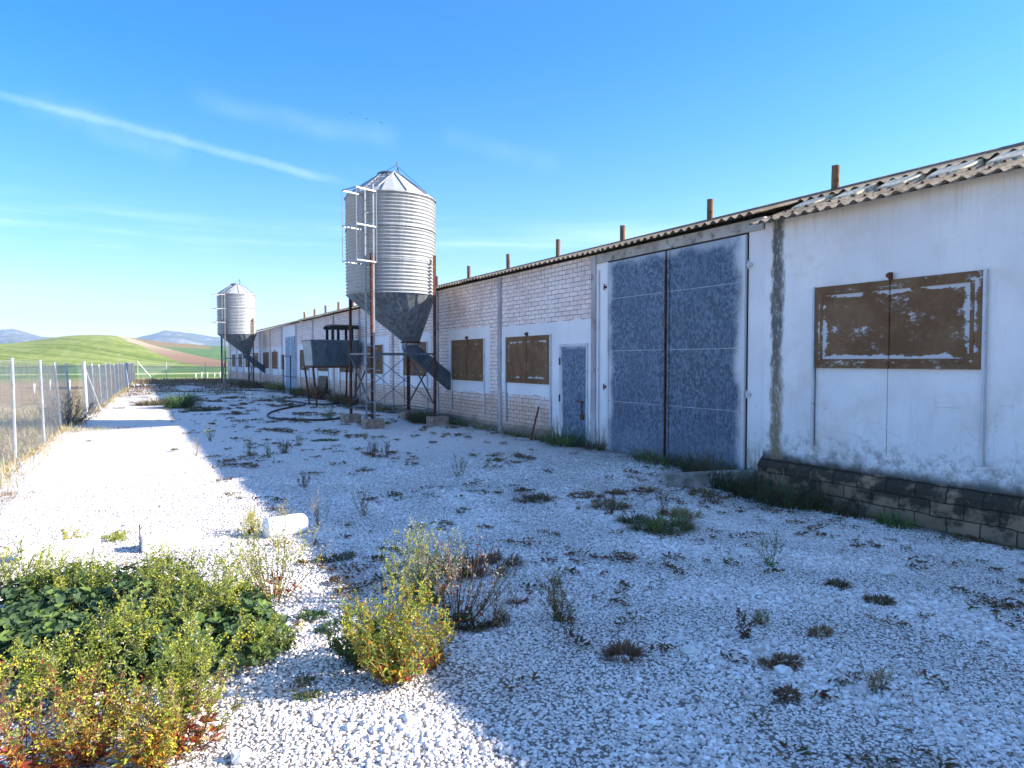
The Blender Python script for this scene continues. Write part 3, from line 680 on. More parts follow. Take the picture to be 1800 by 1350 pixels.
# ---------------------------------------------------------------- silos
def silo(cx,cy,label,lean=0):
    root=empty('feed_silo',(cx,cy,0),label,'silo','corrugated feed silos beside the shed')
    r=1.21; z0=3.56; z1=6.19; nring=28; seg=72
    prof=[]
    for i in range(nring*6+1):
        t=i/(nring*6); prof.append((r+.028*math.cos(2*math.pi*nring*t),z0+(z1-z0)*t))
    b=MB(); b.lathe(prof,seg,(cx,cy)); tank=b.build('tank',M['galv'],root,smooth=True)
    b=MB()
    for z in (z0+(z1-z0)*.34,z0+(z1-z0)*.67):
        b.lathe([(r+.026,z-.02),(r+.032,z-.015),(r+.032,z+.015),(r+.026,z+.02)],seg,(cx,cy))
    for sa in (R(262),R(330),R(40),R(150)):
        for s2 in (0,.06):
            for q in range(34):
                z=z0+.06+q*.08
                p=(cx+(r+.024)*math.cos(sa+s2),cy+(r+.024)*math.sin(sa+s2),z); b.bar(p,(p[0]+.014*math.cos(sa),p[1]+.014*math.sin(sa),z),.016)
    b.build('seam_band',M['galv'],tank)
    zc=z1+.68
    b=MB(); pr=[(r+.05,z1-.015),(r+.045,z1+.01)]
    b.lathe(pr+[(r+.03-(r-.27)*t,z1+.02+(zc-z1)*t) for t in [i/6 for i in range(7)]],24,(cx,cy)); rc=b.build('roof_cone',M['galv'],root)
    b=MB()
    for k in range(12):
        t=2*math.pi*k/12
        b.bar((cx+(r+.03)*math.cos(t),cy+(r+.03)*math.sin(t),z1+.03),(cx+.3*math.cos(t),cy+.3*math.sin(t),zc+.03),.012,.03)
    b.build('roof_rib',M['steel'],rc)
    b=MB(); b.lathe([(0,zc+.10),(.24,zc+.085),(.31,zc+.05),(.32,zc-.02),(.29,zc-.03)],24,(cx-.06,cy)); b.build('lid',M['slate'],root,smooth=True)
    b=MB(); b.bar((cx+.26,cy-.02,zc-.1),(cx+.17,cy-.02,zc+.42),.035); b.box(cx+.2,cx+.42,cy-.12,cy+.06,zc-.12,zc-.02); b.build('lid_lever',M['steel'],root)
    b=MB(); b.tube([(cx+.18,cy,zc+.32),(cx+.75,cy-.55,z1+.28),(cx+1.05,cy-.75,z1-.08)],.006,4); b.tube([(cx+.18,cy,zc+.34),(cx-.2,cy,zc+.08)],.006,4); b.build('pull_cable',M['rubber'],root)
    # eccentric hopper leaning to the wall
    ox=.58; zb=2.30
    b=MB(); b.lathe([(r+.01,z0+.03),(r-.01,z0-.03)]+[((r-.01)*(1-t)+.22*t,z0-.03+(zb-z0+.03)*t,ox*t,0) for t in (.33,.66,1)]+[(.25,zb,ox,0),(.25,zb-.10,ox,0)],24,(cx,cy)); hp=b.build('hopper',M['hopper'],root)
    b=MB()
    for k in range(12):
        t=2*math.pi*(k+.5)/12
        b.bar((cx+r*math.cos(t),cy+r*math.sin(t),z0-.02),(cx+ox+.23*math.cos(t),cy+.23*math.sin(t),zb),.03,.014)
    b.build('hopper_seam',M['hopper'],hp)
    b=MB(); b.lathe([(.30,zb+.0,ox,0),(.31,zb-.03,ox,0),(.25,zb-.04,ox,0)],20,(cx,cy)); b.build('outlet_collar',M['rust'],root)
    # chute into the shed wall
    b=MB(); p=Vector((cx+ox-.22,cy,zb-.02)); q=Vector((DX-.02,cy,zb-1.15)); w=.17
    def sec(c,hh): return [c+Vector((0,-w,-hh)),c+Vector((0,w,-hh)),c+Vector((0,w,hh)),c+Vector((0,-w,hh))]
    A=sec(p,.20); B=sec(q,.24)
    b.hexa([A[0],A[1],A[2],A[3],B[0],B[1],B[2],B[3]]); b.build('chute',M['slate'],root,bevel=.01)
    # frame
    h=.91; fo=.24
    corners=[(-h,-h-.12),(h,-h-.12),(h,h+.12),(-h,h+.12)]
    tops={0:4.55,1:4.62,2:4.1,3:4.1}
    for k,(dx,dy) in enumerate(corners):
        sx=1 if dx<0 else -1; sy=1 if dy<0 else -1
        b=MB(); b.angle((cx+dx,cy+dy,fo-.02),(cx+dx,cy+dy,tops[k]),.085,.012,((sx,0,0),(0,sy,0))); b.build('leg',M['rust'],root)
        b=MB(); b.box(cx+dx-.22,cx+dx+.28,cy+dy-.22,cy+dy+.22,-.2,fo); b.build('footing',M['redbrick'],root,bevel=.02)
    zt=1.95; zl=.55
    for k in range(4):
        a=corners[k]; c2=corners[(k+1)%4]
        o_=.02*(k+1)
        A=Vector((cx+a[0]*.97,cy+a[1]*.97,0)); B=Vector((cx+c2[0]*.97,cy+c2[1]*.97,0)); U=Vector((0,0,1))
        b=MB(); b.bar(A+U*zt,B+U*zt,.05,.05); b.build('cross_beam',M['steel'],root)
        b=MB(); b.bar(A+U*(zl-.12),B+U*(zl-.12),.045,.03); b.build('cross_beam',M['steel'],root)
        off=(B-A).cross(U).normalized()*.02
        b=MB(); b.bar(A+U*zt+off,B+U*zl+off,.045,.012); b.build('diagonal_brace',M['steel'],root)
        b=MB(); b.bar(A+U*zl-off,B+U*zt-off,.045,.012); b.build('diagonal_brace',M['steel'],root)
    # ladder and cage
    az=R(222); out=Vector((math.sin(R(250)),math.cos(R(250)),0)); tg=Vector((-out.y,out.x,0))
    c0=Vector((cx+math.sin(az)*1.42,cy+math.cos(az)*1.42,0)); rl=c0-tg*.17; rr_=c0+tg*.17
    Z=Vector((0,0,1))
    b=MB()
    for rr0 in (rl,rr_): b.bar(rr0+Z*.15,rr0+Z*(z1+.08),.022,.04)
    z=.4
    while z<z1: b.tube([rl+Z*z,rr_+Z*z],.010,6,cap=False); z+=.29
    for z in (2.2,4.2,5.6): b.bar(rl+Z*z,Vector((cx+math.sin(az)*1.2,cy+math.cos(az)*1.2,z)),.02)
    b.build('ladder',M['palesteel'],root)
    b=MB(); e=.62
    cor=[rl-tg*.12,rl-tg*.12+out*e,rr_+tg*.12+out*e,rr_+tg*.12]
    for z in (4.28,5.17,6.07):
        for q in range(3): b.bar(cor[q]+Z*z,cor[q+1]+Z*z,.014,.034)
        b.bar(rl+Z*z,cor[0]+Z*z,.016,.042); b.bar(rr_+Z*z,cor[3]+Z*z,.016,.042)
    for q in (0,1,2,3): b.bar(cor[q]+Z*4.26,cor[q]+Z*6.09,.034,.014)
    b.build('ladder_cage',M['palesteel'],root)
    # ladder lying on the cone
    b=MB(); tp=Vector((cx-.1,cy-.15,zc+.08))
    e1=Vector((cx,cy,0))+(c0-Vector((cx,cy,0))).normalized()*1.25; e1.z=z1+.10
    dd=(e1-tp); sdw=dd.cross(Z).normalized()*.17
    b.bar(tp+sdw,e1+sdw,.03,.04); b.bar(tp-sdw,e1-sdw,.03,.04)
    for q in range(6): p=tp.lerp(e1,(q+.5)/6); b.bar(p-sdw,p+sdw,.02)
    b.build('roof_ladder',M['palesteel'],root)
    return root
silo(6.42,18.3,'large near feed silo of corrugated steel with ladder cage, beside the grey metal box')
silo(6.42,49.3,'small looking far feed silo of corrugated steel near the far end of the shed')

# ---------------------------------------------------------------- metal box on legs
bx=empty('metal_bin',(7,27,0),'dark grey sheet metal bin on tall rusty legs behind the near silo','bin')
X0,X1,Y0,Y1,zb,zt=6.08,7.95,26.45,27.95,1.56,2.56
b=MB(); b.hexa([(X0+.08,Y0+.06,zb),(X1-.02,Y0+.06,zb),(X1-.02,Y1-.06,zb),(X0+.08,Y1-.06,zb),(X0,Y0,zt),(X1,Y0,zt),(X1,Y1,zt),(X0,Y1,zt)])
b.build('bin_body',M['slate'],bx,bevel=.01)
b=MB(); b.hexa([(X0+.075,Y0+.10,zb+.03),(X0+.085,Y0+.10,zb+.03),(X0+.085,Y1-.1,zb+.03),(X0+.075,Y1-.1,zb+.03),(X0-.008,Y0+.05,zt-.03),(X0+.003,Y0+.05,zt-.03),(X0+.003,Y1-.05,zt-.03),(X0-.008,Y1-.05,zt-.03)])
b.build('end_panel',M['sheetlight'],bx,label='paler end panel')
b=MB()
b.box(X0-.02,X1+.02,Y0-.025,Y0-.001,zt-.04,zt+.02); b.box(X0-.02,X1+.02,Y1+.001,Y1+.025,zt-.04,zt+.02); b.box(X0-.03,X0-.01,Y0,Y1,zt-.02,zt+.02)
b.build('rim',M['steel'],bx)
b=MB(); b.box(X0+.05,X1,Y0+.03,Y0+.08,zb-.07,zb-.003); b.box(X0+.05,X1,Y1-.08,Y1-.03,zb-.07,zb-.003); b.box(X0+.05,X0+.10,Y0+.085,Y1-.085,zb-.07,zb-.003); b.build('base_frame',M['rust'],bx)
for (a,c2,e,f) in ((X0+.08,Y0+.06,.16,.06),(X0+.08,Y1-.06,.16,-.06),(X1-.10,Y0+.06,-.05,.06),(X1-.1,Y1-.06,-.05,-.06)):
    b=MB(); b.bar((a,c2,zb-.07),(a+e,c2+f,-.05),.075,.06); b.build('leg',M['rust'],bx)
fr=empty('support_frame',(7.4,27,2.58),'dark timber trestle frame standing on top of the grey metal bin','frame')
for yy_ in (26.75,27.6):
    MB().box(6.85,8.02,yy_-.07,yy_+.07,3.02,3.13).build('beam',M['dark'],fr,bevel=.01)
MB().box(6.9,8.0,26.7,27.65,3.135,3.19).build('board',M['timber'],fr,bevel=.01)
for x in (6.98,7.2,7.75):
    for yy_ in (26.75,27.6): MB().box(x-.045,x+.045,yy_-.045,yy_+.045,2.56,3.018).build('post',M['dark'],fr)
# pipe rail by the far gate
pr=empty('pipe_rail',(7.4,37,0),'thin dark pipe rail standing in front of the pale far gate','rail')
for yy_ in (38.4,36.6): MB().tube([(7.35,yy_,-.05),(7.35,yy_,2.02)],.028,8).build('post',M['rubber'],pr)
for z in (2.02,.95): MB().tube([(7.35,38.7,z),(7.35,35.2 if z<1 else 36.2,z)],.022,8).build('rail',M['rubber'],pr)
b=MB(); b.hexa([(7.95,32.2,0),(7.99,32.2,0),(7.99,33.7,0),(7.95,33.7,0),(8.10,32.2,1.05),(8.14,32.2,1.05),(8.14,33.7,1.05),(8.10,33.7,1.05)])
tag(b.build('wooden_board',M['timber'],None),'brown board leaning low against the brick wall beyond the metal bin','board')

# ---------------------------------------------------------------- placing on the ground
def gp(px,py,z=0.0):
    d=raydir(px,py); t=(z-EYE)/d.z; x,y=d.x*t,d.y*t
    zz=yard_h(x,y) if -1.5<x<8.3 and y<64 else -.03
    if abs(zz-z)>.01 and z==0.0:
        t=(zz-EYE)/d.z; x,y=d.x*t,d.y*t
    return Vector((x,y,zz))
def hose(pts,label,rad=.035):
    P=[gp(*p) for p in pts]; out=[]
    for i in range(len(P)-1):
        p0=P[max(i-1,0)]; p1=P[i]; p2=P[i+1]; p3=P[min(i+2,len(P)-1)]
        for k in range(6):
            t=k/6; q=.5*((2*p1)+(p2-p0)*t+(2*p0-5*p1+4*p2-p3)*t*t+(3*p1-p0-3*p2+p3)*t**3); q.z+=rad*.8; out.append(q)
    out.append(P[-1]+Vector((0,0,rad*.8)))
    b=MB(); b.tube(out,rad,8); return tag(b.build('rubber_hose',M['rubber'],smooth=True),label,'hose','black hoses lying in the yard')
hose([(536,713),(512,717),(488,722),(473,728),(471,733),(480,737),(510,739),(560,740),(606,736)],'thick black hose in a long loop ending at the near silo footing')
hose([(478,700),(492,704),(520,708),(545,711),(580,712),(600,709)],'black hose running behind the looped one below the metal bin')
hose([(592,714),(610,716),(640,720),(655,723)],'short black hose end lying under the near silo',.03)
hose([(262,688),(300,688),(345,689),(400,686),(460,688),(505,690)],'thin black hose lying straight across the far yard',.03)

# ---------------------------------------------------------------- fence
def fence(name,posts,label,strut_at=(),meshm=None,lean=None):
    root=empty(name,(posts[0][0].x,posts[0][0].y,0),label,'fence')
    for k,(p,t,r) in enumerate(posts):
        b=MB(); b.tube([p-Vector((0,0,.15)),t],r,10); b.lathe([(r+.002,t.z-.01),(r+.002,t.z+.006),(0,t.z+.014)],10,(t.x,t.y)); b.build('post',M['fpost'],root,smooth=False)
    for k,e in strut_at:
        p,t,r=posts[k]; b=MB(); b.tube([t-Vector((0,0,.1)),e],.022,8); b.build('strut',M['fpost'],root)
    b=MB(); s=.065; w=.0024
    for (p,t,_),(q,u,_) in zip(posts,posts[1:]):
        L=(q-p).length; H=min(t.z-p.z,u.z-q.z)-.04; n=int(L/s); h=H
        d=(q-p)/L; side=Vector((d.y,-d.x,0))*.02
        def W_(a,z):
            f=a/L; lo=p.lerp(q,f); hi=t.lerp(u,f); return lo.lerp(hi,z/(t.z-p.z))+side
        m_=int(h/s)
        for i in range(-m_,n):
            for sg in (1,-1):
                a0=i*s; a1=a0+h; z0_=0; z1_=h
                if a0<0: z0_=-a0; a0=0
                if a1>L: z1_=h-(a1-L); a1=L
                if z1_-z0_<.03: continue
                A=W_(a0,z0_ if sg>0 else h-z0_); B=W_(a1,z1_ if sg>0 else h-z1_)
                c=Vector((0,0,w)); nn=Vector((-d.y,d.x,0))*w
                k0=len(b.v); b.v+=[tuple(A+c),tuple(A-c),tuple(A+nn),tuple(B+c),tuple(B-c),tuple(B+nn)]
                for f_ in ((0,1,4,3),(1,2,5,4),(2,0,3,5)): b.f.append(tuple(k0+x_ for x_ in f_)); b.mi.append(0)
    b.build('wire_netting',M['fwire'],root)
    b=MB()
    for (p,t,_),(q,u,_) in zip(posts,posts[1:]):
        for f in (.03,.5,.98): b.tube([p.lerp(t,f),q.lerp(u,f)],.004,4,cap=False)
    b.build('tension_wire',M['fwire'],root)
M['fpost']=simple('galvanised_post',(.42,.44,.46),(.56,.58,.60),5,.45,.4,.1,.002)
M['fwire']=simple('galvanised_wire',(.30,.31,.32),(.42,.43,.44),5,.5,.4,0)
def topat(p,px,z):   # top of a leaning post standing at p
    d=raydir(px,635); dep=p.x*math.sin(YAW)+p.y*math.cos(YAW)
    t=dep/(d.x*math.sin(YAW)+d.y*math.cos(YAW)); return Vector((d.x*t,d.y*t,z))
posts=[]
pre=Vector((-1.95,8.6,-.03)); posts.append((pre,pre+Vector((-.03,0,1.78)),.027))
pre=Vector((-1.86,11.6,-.03)); posts.append((pre,pre+Vector((-.03,0,1.78)),.027))
for bx_,by_,tx,tz in ((27,812,21,1.80),(78,780,70,1.77),(108,755,95,1.72)):
    p=gp(bx_,by_,-.02); p.z=-.02; posts.append((p,topat(p,tx,tz),.027))
p=Vector((-1.45,23.4,-.03)); posts.append((p,topat(p,116,1.70),.027))
for k in range(15):
    y=25.0+3*k
    if k==0:
        p=Vector((-1.13,24.6,-.03)); posts.append((p,topat(p,147,1.73),.055)); continue
    p=Vector((fence_x(y),y,-.03)); posts.append((p,p+Vector((-.05-.01*(k%3),-.05,1.68+.03*math.sin(k*2.1))),.027 if k!=9 else .05))
fence('chain_link_fence',posts,'tall chain link fence of round grey posts along the left edge of the white yard',
      strut_at=[(6,Vector((-.78,26.6,-.03))),(15,Vector((fence_x(52)+.1,50,-.03)))])
# cross fence at the end
posts=[]
for k,(x,y) in enumerate([(.7,68.5),(3.0,69.2),(6.3,70.2),(8.4,70.8)]):
    p=Vector((x,y,-.05)); posts.append((p,p+Vector((0,0,1.72+(.15 if k==0 else 0))),.03))
fence('wire_fence',posts,'low wire fence with thin dark posts crossing the far end of the yard',strut_at=[(0,Vector((2.0,68.8,-.05)))])
# tree guards beyond
tg_=MB(); spots=[(343,664,0),(352,664,0),(363,665,0),(372,665,0),(382,666,0),(388,664,0)]
def guard(x,y,label):
    b=MB(); h=.75+.1*math.sin(x*7); b.tube([(x,y,-.05),(x+.02,y,h*.75)],.055,10); return tag(b.build('tree_guard',M['whiteplastic'],smooth=True),label,'tree guard','white tree guards in the fields')
ORD=['leftmost','second from the left','middle one','fourth from the left','rightmost']
for k,x in enumerate((6.0,6.6,7.2,7.8,8.4)):
    guard(x,77+((k*37)%5)*.3,'small white tree guard tube beyond the yard end, '+ORD[k]+' of five')
for k,(x,y) in enumerate(((-6.2,42),(-5.4,45),(-4.6,46),(-4.2,50),(-3.2,50))):
    guard(x,y,'white tube in the dry field left of the fence, '+ORD[k]+' of five')

# ---------------------------------------------------------------- vegetation
LM=[leafmat('leaf_yellow_green',(.32,.38,.05),(.50,.52,.10)),          #0
    leafmat('leaf_green',(.12,.19,.04),(.20,.28,.07)),                  #1
    leafmat('leaf_dark_green',(.045,.085,.035),(.09,.14,.055),.25),     #2
    leafmat('leaf_orange',(.50,.18,.03),(.60,.33,.05)),                 #3
    leafmat('leaf_red',(.30,.035,.03),(.42,.10,.07)),                   #4
    leafmat('leaf_dry',(.26,.17,.085),(.42,.30,.16),.2),                 #5
    leafmat('flower_yellow',(.62,.52,.03),(.75,.66,.08),.3),            #6
    leafmat('seed_pale',(.45,.42,.30),(.60,.55,.42),.3),                #7
    leafmat('leaf_dark_brown',(.11,.055,.03),(.18,.10,.055),.1),        #8
    leafmat('stem_olive',(.16,.17,.06),(.24,.20,.09),.1),               #9
    leafmat('stem_brown',(.13,.065,.035),(.20,.11,.06),.1),              #10
    leafmat('straw',(.46,.34,.17),(.60,.48,.28),.3)]             #10
def rv(r,s=1): return Vector((r.uniform(-s,s),r.uniform(-s,s),r.uniform(-s,s)))
def leaf(mb,p,d,L,W,mi,r,fold=.25):
    d=d.normalized(); s=d.cross(Vector((0,0,1))+rv(r,.5)); 
    if s.length<.01: s=Vector((1,0,0))
    s=s.normalized(); n=s.cross(d)
    m=p+d*L*.55+n*L*.06
    a=len(mb.v); mb.v+=[tuple(p),tuple(m+s*W/2+n*W*fold),tuple(p+d*L-n*L*.08),tuple(m-s*W/2+n*W*fold)]
    mb.f+=[(a,a+1,a+2),(a,a+2,a+3)]; mb.mi+=[mi,mi]
def blade(mb,p,d,L,W,mi,r,droop=.5):
    d=d.normalized(); s=d.cross(Vector((0,0,1)))
    s=(s if s.length>.05 else Vector((1,0,0))).normalized()
    pts=[p]; dd=d.copy(); q=p.copy()
    for k in range(3):
        q=q+dd*L/3; dd=(dd+Vector((0,0,-droop*(k+1)*.45))).normalized(); pts.append(q)
    a=len(mb.v); ws=(W,W*.85,W*.5)
    for k in range(3): mb.v+=[tuple(pts[k]-s*ws[k]/2),tuple(pts[k]+s*ws[k]/2)]
    mb.v.append(tuple(pts[3]))
    mb.f+=[(a,a+1,a+3,a+2),(a+2,a+3,a+5,a+4),(a+4,a+5,a+6)]; mb.mi+=[mi]*3
def stem(mb,pts,r0,mi):
    mb.cur=mi; m=len(pts); mb.tube(pts,[r0*(1-.75*i/(m-1)) for i in range(m)],3,cap=False)
def wiry(base,h,spread,nst,seed,leaves=(0,0,1),low=(3,4,5),heads=(6,),hp=.6,dens=1.0,ls=.022,stm=9,lean=(0,0)):
    r=random.Random(seed); st=MB(); lf=MB(); fl=MB(); base=Vector(base)
    for k in range(nst):
        a=r.uniform(0,6.283); rad=r.uniform(.05,1)**.7*spread
        b0=base+Vector((math.cos(a),math.sin(a),0))*rad*.25+Vector((0,0,-.01)); H=h*r.uniform(.55,1.05)*(1-.25*rad/max(spread,.01))
        tip=base+Vector((math.cos(a)*rad+lean[0],math.sin(a)*rad+lean[1],H)); mid=b0.lerp(tip,.5)+Vector((math.cos(a),math.sin(a),0))*rad*.12+rv(r,.03)
        path=[b0,b0.lerp(mid,.55)+rv(r,.008),mid,mid.lerp(tip,.55)+rv(r,.012),tip]
        stem(st,path,.0035*max(.7,h/.5),stm)
        nb=r.randint(3,6)
        tips=[(path[3],tip)]
        for q in range(nb):
            t=r.uniform(.3,.95); i=int(t*4); p=path[i].lerp(path[min(i+1,4)],t*4-i)
            dv=(Vector((math.cos(a+r.uniform(-2,2)),math.sin(a+r.uniform(-2,2)),r.uniform(.5,1.4)))).normalized()*h*r.uniform(.12,.30)
            e=p+dv+Vector((0,0,.02)); m2=p.lerp(e,.5)+rv(r,.01); stem(st,[p,m2,e],.002,stm); tips.append((m2,e))
            for w in range(int(6*dens)):
                u=r.random(); pp=p.lerp(e,u); leaf(lf,pp,rv(r)+Vector((0,0,.5)),ls*r.uniform(.5,1.3),ls*.35,r.choice(leaves),r)
        for w in range(int(16*dens)):
            t=r.uniform(.05,.95); i=min(3,int(t*4)); p=path[i].lerp(path[i+1],t*4-i)
            mi=r.choice(low) if t<.38 and r.random()<.65 else r.choice(leaves)
            sz=ls*(1.9 if t<.3 else 1.1)*r.uniform(.6,1.3); leaf(lf,p,rv(r)+Vector((0,0,.25)),sz,sz*.4,mi,r)
        for (s0,e) in tips:
            if r.random()<hp:
                mi=r.choice(heads)
                for w in range(r.randint(4,8)): leaf(fl,e+rv(r,.012)+Vector((0,0,r.uniform(-.05,.01))),rv(r)+Vector((0,0,.4)),.013,.010,mi,r)
    n0=len(lf.v); lf.v+=fl.v; lf.f+=[tuple(i+n0 for i in f) for f in fl.f]; lf.mi+=fl.mi
    return st,lf,None
def plant(name,label,base,st,lf,fl=None,group=None):
    root=empty(name,tuple(base),label,'plant',group)
    st.build('stems',LM,root); lf.build('foliage',LM,root)
    if fl and fl.f: fl.build('flower_heads',LM,root)
    return root
W_='wild plants growing on the gravel'
def W1(px,py,h,sp,n,seed,label,name='wild_mustard_plant',**k):
    b0=gp(px,py); plant(name,label,b0,*wiry(b0,h,sp,n,seed,**k),group=W_)
# two big bushes in the centre foreground
W1(695,1195,.60,.30,46,1,'dense bush of yellow green weed with an orange leafy foot, in the centre foreground',dens=1.8,low=(3,3,4,0),leaves=(0,0,0,1,3),ls=.028,hp=.2)
W1(640,1165,.30,.24,22,2,'low dark green weed hugging the left foot of the orange footed bush',leaves=(2,1),low=(2,),dens=2,ls=.03,hp=.1)
W1(770,1170,.26,.16,14,3,'short reddish green weed at the right foot of the orange footed bush',leaves=(1,0,4),low=(4,3),dens=1.5)
W1(745,1060,.58,.34,36,4,'tall grey green weed standing behind the orange footed bush',leaves=(1,1,0,7),low=(1,5),heads=(7,7,6),dens=1.6)
W1(808,1098,.60,.34,26,5,'brown stemmed weed with pale seed heads and pink leaves, right of the two big bushes',leaves=(5,4,1,7),low=(8,2,4),heads=(7,),dens=.8,stm=10,lean=(.08,0))
# airy bush in sun and small ones
W1(480,1055,.68,.34,34,6,'airy yellow green weed with a red leafy foot, below the white rounded drum',dens=1.1,low=(4,4,3),leaves=(0,0,7,1),heads=(7,6))
W1(500,935,.36,.12,7,7,'thin pale sprig rising in front of the white rounded drum',dens=.9,heads=(7,),leaves=(7,5))
W1(440,938,.26,.18,10,8,'small weed with dark red ground leaves left of the white rounded drum',low=(4,4,8),leaves=(5,0),dens=.9)
W1(500,1142,.11,.09,20,9,'small tight green weed right of the mallow patch',leaves=(1,2),low=(1,),dens=1.3,hp=0,ls=.02)
W1(130,965,.22,.14,16,10,'pale yellow tuft of weed alone on the sunlit gravel at the left',leaves=(0,7),low=(0,5),dens=.8)
W1(205,950,.08,.16,14,11,'flat yellow green weed on the sunlit gravel beside the small block',leaves=(0,),low=(0,),dens=.9,hp=0)
# mallow patch : broad leaves
r=random.Random(77); base=gp(230,1120); root=empty('mallow_patch',tuple(base),'dense dark green patch of broad leaved mallow in the left foreground','plant')
lf=MB(); st=MB()
cells=[(px,py) for px,py in ((230,1100),(120,1120),(330,1110),(420,1090),(60,1085),(190,1180),(300,1170),(400,1150),(80,1180),(150,1060),(270,1055),(20,1150),(445,1120))]
for px,py in cells:
    c0=gp(px,py); R0=.34 if px<420 else .20
    for k in range(300 if px<420 else 150):
        a=r.uniform(0,6.283); q=math.sqrt(r.random())*R0; top=.30*math.sqrt(max(0,1-(q/R0)**2*.85))*(.75 if px>400 else 1)
        z=top*r.uniform(.35,1.05); p=Vector((c0.x+q*math.cos(a),c0.y+q*math.sin(a),c0.z+z))
        nrm=(Vector((math.cos(a)*q*1.6,math.sin(a)*q*1.6,.8))+rv(r,.45)).normalized(); u=nrm.cross(rv(r)).normalized(); v=nrm.cross(u); s=r.uniform(.020,.045)
        n0=len(lf.v); lf.v.append(tuple(p-nrm*s*.35)); m=10
        for i in range(m):
            t=6.283*i/m; rr=s*(1.0 if i%2 else .84)*(.45 if i==0 else 1); lf.v.append(tuple(p+(u*math.cos(t)+v*math.sin(t))*rr+nrm*s*.12*math.sin(t*3+k)))
        mi=r.choice((2,2,1,2,2)) 
        for i in range(m): lf.f.append((n0,n0+1+i,n0+1+(i+1)%m)); lf.mi.append(mi)
        if k%4==0: stem(st,[(c0.x+q*.6*math.cos(a),c0.y+q*.6*math.sin(a),c0.z),tuple(p)],.003,9)
st.build('stems',LM,root); lf.build('foliage',LM,root)
# mustard standing through and before the mallow
FG=[(40,1075,.55,.30,20,'yellow green mustard weed at the left edge behind the mallow'),
    (135,1085,.50,.24,14,'mustard weed rising from the back left of the mallow patch'),
    (300,1075,.55,.28,18,'mustard weed with bright yellow flowers behind the mallow, tallest in the middle'),
    (350,1130,.58,.30,22,'mustard weed in the right middle of the mallow patch'),
    (395,1080,.42,.20,12,'fine mustard weed at the back right of the mallow patch'),
    (235,1180,.52,.26,20,'mustard weed with many yellow flowers in the centre of the mallow patch'),
    (130,1230,.45,.25,15,'mustard weed in the front left of the mallow patch'),
    (330,1250,.50,.28,20,'mustard weed leaning at the front right of the mallow patch'),
    (30,1260,.45,.26,15,'mustard weed at the left edge in front of the mallow'),
    (430,1170,.34,.18,9,'slender mustard weed trailing over the gravel right of the mallow')]
for k,(px,py,h,sp,n,lab) in enumerate(FG):
    W1(px,py,h,sp,int(n*1.4),100+k,lab,dens=1.7,heads=(6,7),hp=.3,leaves=(0,0,0,1),low=(0,1,5),ls=.024,lean=(.12,-.02) if px==430 else (0,0))
FR=[(45,1370,.50,.24,16,(3,4,3),'bronze stemmed weed in the bottom left corner'),
    (150,1340,.30,.20,18,(4,3,4),'weed with large red and orange leaves near the bottom left'),
    (255,1345,.34,.20,18,(3,3,0),'weed with orange leaves at the bottom, second from the left corner'),
    (330,1320,.36,.22,16,(4,5,3),'rust coloured weed at the bottom right of the orange leaved group'),
    (185,1290,.40,.22,14,(4,4,0),'weed with crimson top leaves between the mallow and the orange leaves')]
for k,(px,py,h,sp,n,low,lab) in enumerate(FR):
    b0=gp(px,py); st,lf,fl=wiry(b0,h,sp,n,200+k,leaves=(0,0,5,low[1]),low=low,heads=(0,6),dens=1.8,stm=10,hp=.4)
    r=random.Random(300+k)
    for q in range(46):
        a=r.uniform(0,6.283); p=b0+Vector((math.cos(a),math.sin(a),0))*r.uniform(0,.13)+Vector((0,0,r.uniform(.01,.16)))
        for w in (-.5,0,.5): leaf(lf,p,Vector((math.cos(a+w),math.sin(a+w),r.uniform(-.1,.7))),r.uniform(.03,.06),.018,r.choice(low),r)
    plant('red_leaved_weed',lab,b0,st,lf,fl,W_)
# smaller plants of the shaded yard
SM=[(985,1092,.34,.13,16,'yw','olive weed with a bushy foot standing alone right of the big bushes'),
    (884,1102,.34,.12,8,'dr','thin brown leafless weed just right of the pale seeded weed'),
    (1003,1122,.22,.04,3,'dk','single dark twig with a brown foot below the olive weed'),
    (1308,1120,.20,.08,4,'dk','dark twig leaning left on the right hand gravel'),
    (1337,1094,.12,.03,9,'dr','narrow upright dry tuft on the right hand gravel'),
    (1354,995,.34,.12,7,'gg','slender upright green sprig in the middle of the right hand gravel'),
    (1540,1212,.16,.07,10,'dr','dry straw coloured tuft near the lower right'),
    (370,775,.40,.12,8,'gg','grey green sprig at the edge of the far shade'),
    (438,802,.40,.09,8,'gg','dark green sprig left of the round bushy weed'),
    (472,806,.32,.08,6,'gg','small sprig just left of the round bushy weed'),
    (500,797,.30,.16,20,'dk','round dark bushy weed in the middle of the shaded yard'),
    (524,782,.26,.09,6,'gg','thin sprig just behind the round bushy weed'),
    (657,804,.36,.13,12,'dk','dark bare topped weed before the near silo, left one of the pair'),
    (680,804,.36,.10,8,'dk','thinner dark weed before the near silo, right one of the pair'),
    (805,838,.40,.12,7,'gg','thin branching sprig on the gravel before the brick wall'),
    (640,772,.20,.10,8,'dr','dry brown sprig below the silo footing'),
    (303,742,.32,.10,7,'dr','dry sprig at the tip of the sunlit strip'),
    (345,802,.34,.10,6,'dr','dry stalks standing right on the shade edge'),
    (535,855,.22,.08,6,'dk','tiny dark sprig above the white rounded drum'),
    (580,738,.42,.16,14,'gg','green weed growing out of the looped hose'),
    (1072,905,.30,.10,8,'dk','dark sprig among the brown mats before the kerb'),
    (1165,905,.30,.08,5,'dk','upright twig in the tussock before the kerb'),
    (560,925,.34,.12,7,'dr','pale dry stalks right of the white rounded drum'),
    (640,905,.36,.14,8,'dr','pale dry stalks with seed heads behind the grey green weed')]
